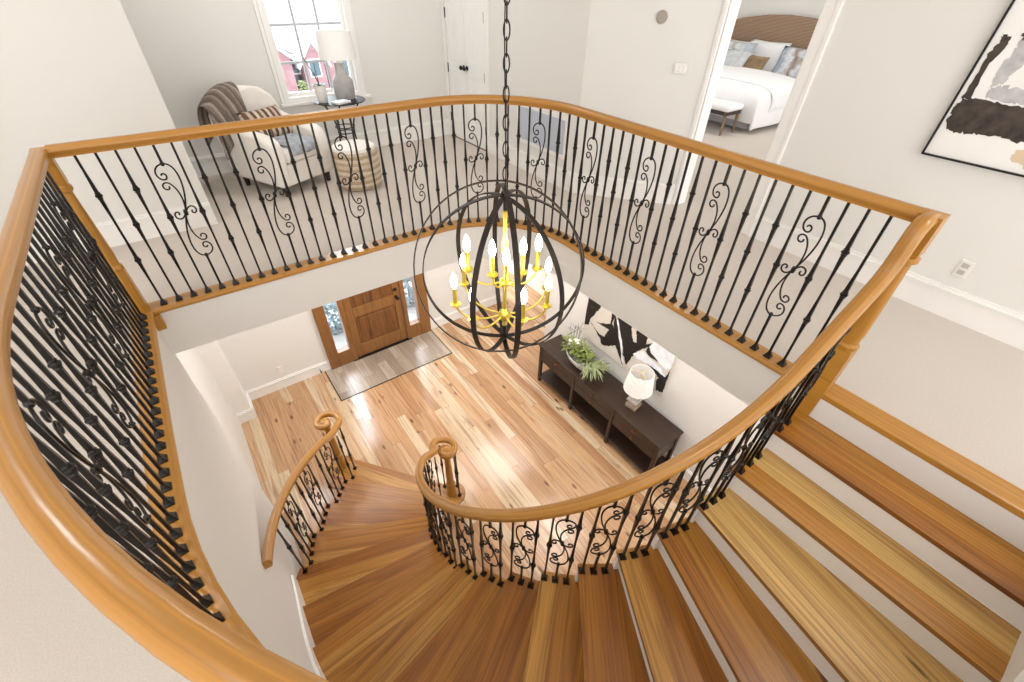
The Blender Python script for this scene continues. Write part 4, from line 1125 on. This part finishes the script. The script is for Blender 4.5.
bpil(5.22, 8.80, .70, .74, .50, .17, 22, M_sheet, 'white pillow at the back left of the bed against the headboard')
bpil(4.72, 8.84, .73, .74, .50, .17, 18, M_sheet, 'white pillow at the back centre of the bed against the headboard')
bpil(3.90, 8.84, .69, .70, .48, .17, 20, M_sheet, 'white pillow at the back right of the bed partly hidden by the door casing')
bpil(5.12, 8.55, .71, .66, .52, .17, 28, M_sham, 'blue-grey streaked pillow on the left of the bed')
bpil(4.00, 8.55, .71, .66, .54, .17, 28, stripes('streaked_sham', ['#c3cad3', '#dcdfe4', '#8f7a6c', '#d6d9de', '#aab4c2'], 'X', .6, wob=.8, bump=.2, bscale=40, sharp=False), 'blue-grey and brown streaked pillow on the right of the bed')
bpil(4.95, 8.34, .67, .50, .40, .15, 36, M_greyfab, 'pale grey linen cushion in front of the bed pillows')
bpil(4.58, 8.36, .655, .36, .34, .14, 38, plain('olive_brown_velvet', '#8a7457', .9, noise=.3, scale=6), 'olive brown cushion in the middle of the bed')
bn = thing('bench', 'wooden bench with white cushion at the foot of the bed', 'bench', (6.68, 4.25, 0))
M_bleach = planks('weathered_wood', .5, 9, ['#9c8267', '#8d745b'], grain=.35, streak='#6d5844', streakamt=.5, rough=.7, along='Z', knots=False, gap=0)
MB().bx((6.50, 3.72, .31), (6.90, 5.0, .39)).build('seat_cushion', M_sheet, bn, smooth=40, bevel=.035, seg=3)
MB().bx((6.52, 3.74, .26), (6.88, 4.98, .31)).build('seat_frame', plain('dark_bench_frame', '#3a2f2a', .6), bn, bevel=.006)
for y in (3.77, 4.94):
    for x in (6.54, 6.86):
        MB().tube([(x, y, .33), (x, y - .01, .0)], .02, 8, rs=[.024, .017]).build('leg', M_bleach, bn, smooth=40)

# ------------------------------------------------------------------ outside the windows
gr = struct(MB().bx((-40, 6.1, ZL - .5), (60, 90, ZL - .12)).build('ground', plain('pale_concrete', '#d9d9d8', .9, noise=.08, scale=.3)))
hs = thing('neighbour_house', 'red-sided house with white trimmed windows across the street beyond the window', 'house', (6.0, 24, ZL - .12))
M_red = plain('red_siding', '#b68a90', .8, noise=.1, scale=3); M_roof = plain('pale_grey_roof', '#e2e4e8', .9, noise=.1, scale=6); M_dk = plain('dark_glass', '#4f6a78', .2)
M_brk = plain('dark_brick', '#5b5560', .9, noise=.2, scale=5)
def gable(x0, x1, y0, y1, zb, ze, za):
    w = MB().prism([(x0, y0), (x1, y0), (x1, y1), (x0, y1)], zb, ze)
    xm = (x0+x1)/2
    w.add([(x0, y0, ze), (x1, y0, ze), (xm, y0, za), (x0, y1, ze), (x1, y1, ze), (xm, y1, za)], [(0,1,2),(5,4,3),(0,2,5,3),(2,1,4,5)])
    w.build('wall', M_red, hs)
    r = MB()
    for s in (-1, 1):
        e = x0 if s < 0 else x1
        dx = (xm - e); n_ = Vector((-(za-ze)*s*-1, 0, abs(dx))).normalized()
        a = Vector((e + s*.25, y0 - .25, ze - (za-ze)/abs(dx)*.25)); b = Vector((xm, y0 - .25, za)); c = Vector((xm, y1, za)); d = Vector((e + s*.25, y1, a.z))
        t = Vector((0, 0, .14)); r.add([a, b, c, d, a+t, b+t, c+t, d+t], [(3,2,1,0),(4,5,6,7),(0,1,5,4),(1,2,6,5),(2,3,7,6),(3,0,4,7)])
    r.build('roof', M_roof, hs)
ZG = ZL - .12
gable(3.6, 5.4, 24.0, 29, ZG, -1.25, -.55)
gable(5.85, 6.75, 23.8, 29, ZG, -1.3, -.66)
gable(7.0, 10.0, 24.2, 29, ZG, -1.4, -.4)
MB().bx((5.4, 24.6, ZG), (5.85, 29, -1.2)).bx((6.75, 24.6, ZG), (7.0, 29, -1.2)).build('wall', M_brk, hs)
for x0, x1, y, z0, z1 in ((5.48, 5.78, 24.6, -1.9, -1.26), (6.1, 6.5, 23.8, -1.95, -1.35), (4.3, 4.9, 24.0, -2.0, -1.3), (7.4, 8.0, 24.2, -2.1, -1.5)):
    f_w = MB().bx((x0 - .06, y - .05, z0 - .06), (x1 + .06, y, z1 + .06)).build('window_frame', M_trim, hs)
    MB().bx((x0, y - .07, z0), (x1, y - .05, z1)).build('window_pane', M_dk, f_w)
def bush(name, c, r, h, mat, label, n=350, seed=1):
    rn2 = random.Random(seed); mb = MB()
    for i in range(n):
        a = rn2.random()*2*pi; t = rn2.random()**.5; ph = rn2.random()
        p = (c[0] + r*t*cos(a)*sin(pi*ph*.9 + .2), c[1] + r*t*sin(a)*sin(pi*ph*.9 + .2), c[2] + h*ph)
        leaf_strip(mb, p, (cos(a), sin(a), rn2.uniform(-.2, .8)), r*.28, r*.16, r*.06, 3)
    mb.tube([c, (c[0], c[1], c[2] + h*.6)], r*.06, 6)
    return tag(mb.build(name, mat), label, 'shrub', 'porch shrubs' if name == 'porch_shrub' else None)
bush('garden_shrub', (5.15, 22, ZG), .4, 1.5, plain('bright_shrub', '#a9bb72', .8, noise=.2, scale=3), 'pale green round shrub outside below the upper window')
bush('porch_shrub', (1.13, 6.95, ZG), .32, .62, plain('blue_green_shrub', '#7f96a0', .8, noise=.2, scale=3), 'blue-green shrub outside the left sidelight of the front door', seed=2)
bush('porch_shrub', (2.62, 6.95, ZG), .32, .62, plain('grey_green_shrub', '#8c9aa0', .8, noise=.2, scale=3), 'grey-green shrub outside the right sidelight of the front door', seed=3)

# ------------------------------------------------------------------ light
struct(MB().bx((-6, -6, 3.30), (9.3, 8.3, 3.36)).build('ceiling', M_wall), 'high white ceiling of the upper hall')
w = bpy.data.worlds.new('world'); SC.world = w; w.use_nodes = True
bg = w.node_tree.nodes['Background']; bg.inputs[0].default_value = (1.0, 1.0, 1.0, 1); bg.inputs[1].default_value = 2.4
def area(name, loc, rot, sx, sy_, power, col=(1, .975, .94), spread=180):
    l = bpy.data.lights.new(name, 'AREA'); l.shape = 'RECTANGLE'; l.size = sx; l.size_y = sy_; l.energy = power; l.color = col; l.spread = R(spread)
    o = bpy.data.objects.new(name, l); COL.objects.link(o); o.location = loc; o.rotation_euler = rot; return o
# unseen fill panels added under the upper floor and on the upper hall ceiling
for (x, y) in ((.6, 4.6), (1.9, 4.6), (3.1, 4.4), (3.0, 2.6), (3.0, 1.0)):
    area('ceiling_fill_light', (x, y, -.39), (0, 0, 0), 1.0, 1.0, 17)
for (x, y) in ((-1.4, 3.0), (-1.6, .4), (3.0, -1.2), (1.5, 5.0)):
    area('ceiling_fill_light', (x, y, 3.28), (0, 0, 0), .5, .5, 18)
area('bedroom_fill_light', (6.6, 4.0, 3.2), (0, 0, 0), 1.2, 1.2, 26, (1, .98, .96))  # unseen fill added over the bedroom, no lamp is modelled
area('passage_fill_light', (4.54, 8.2, -1.3), (R(90), 0, 0), .6, 1.6, 45, (.92, .95, 1))  # added cool fill to brighten the passage, there is no window here
sl = bpy.data.lights.new('daylight', 'SUN'); sl.energy = 6; sl.angle = R(40); sl.color = (.95, .97, 1)
so = bpy.data.objects.new('daylight', sl); COL.objects.link(so); so.location = (1, 20, 12)
so.rotation_euler = Vector((.05, -1, -.75)).to_track_quat('-Z', 'Y').to_euler()
# unseen wall added to shut out sky light from the far left
wall('wall_left_blocker', [(-3.0, 4.55), (-3.0, -.5)], 0, 3.3, -.12)

SC.view_settings.view_transform = 'Standard'; SC.view_settings.look = 'None'
SC.view_settings.exposure = .42; SC.view_settings.gamma = 1; SC.view_settings.use_curve_mapping = False
SC.cycles.use_denoising = True
SC.cycles.max_bounces = 8; SC.cycles.diffuse_bounces = 5; SC.cycles.transparent_max_bounces = 12
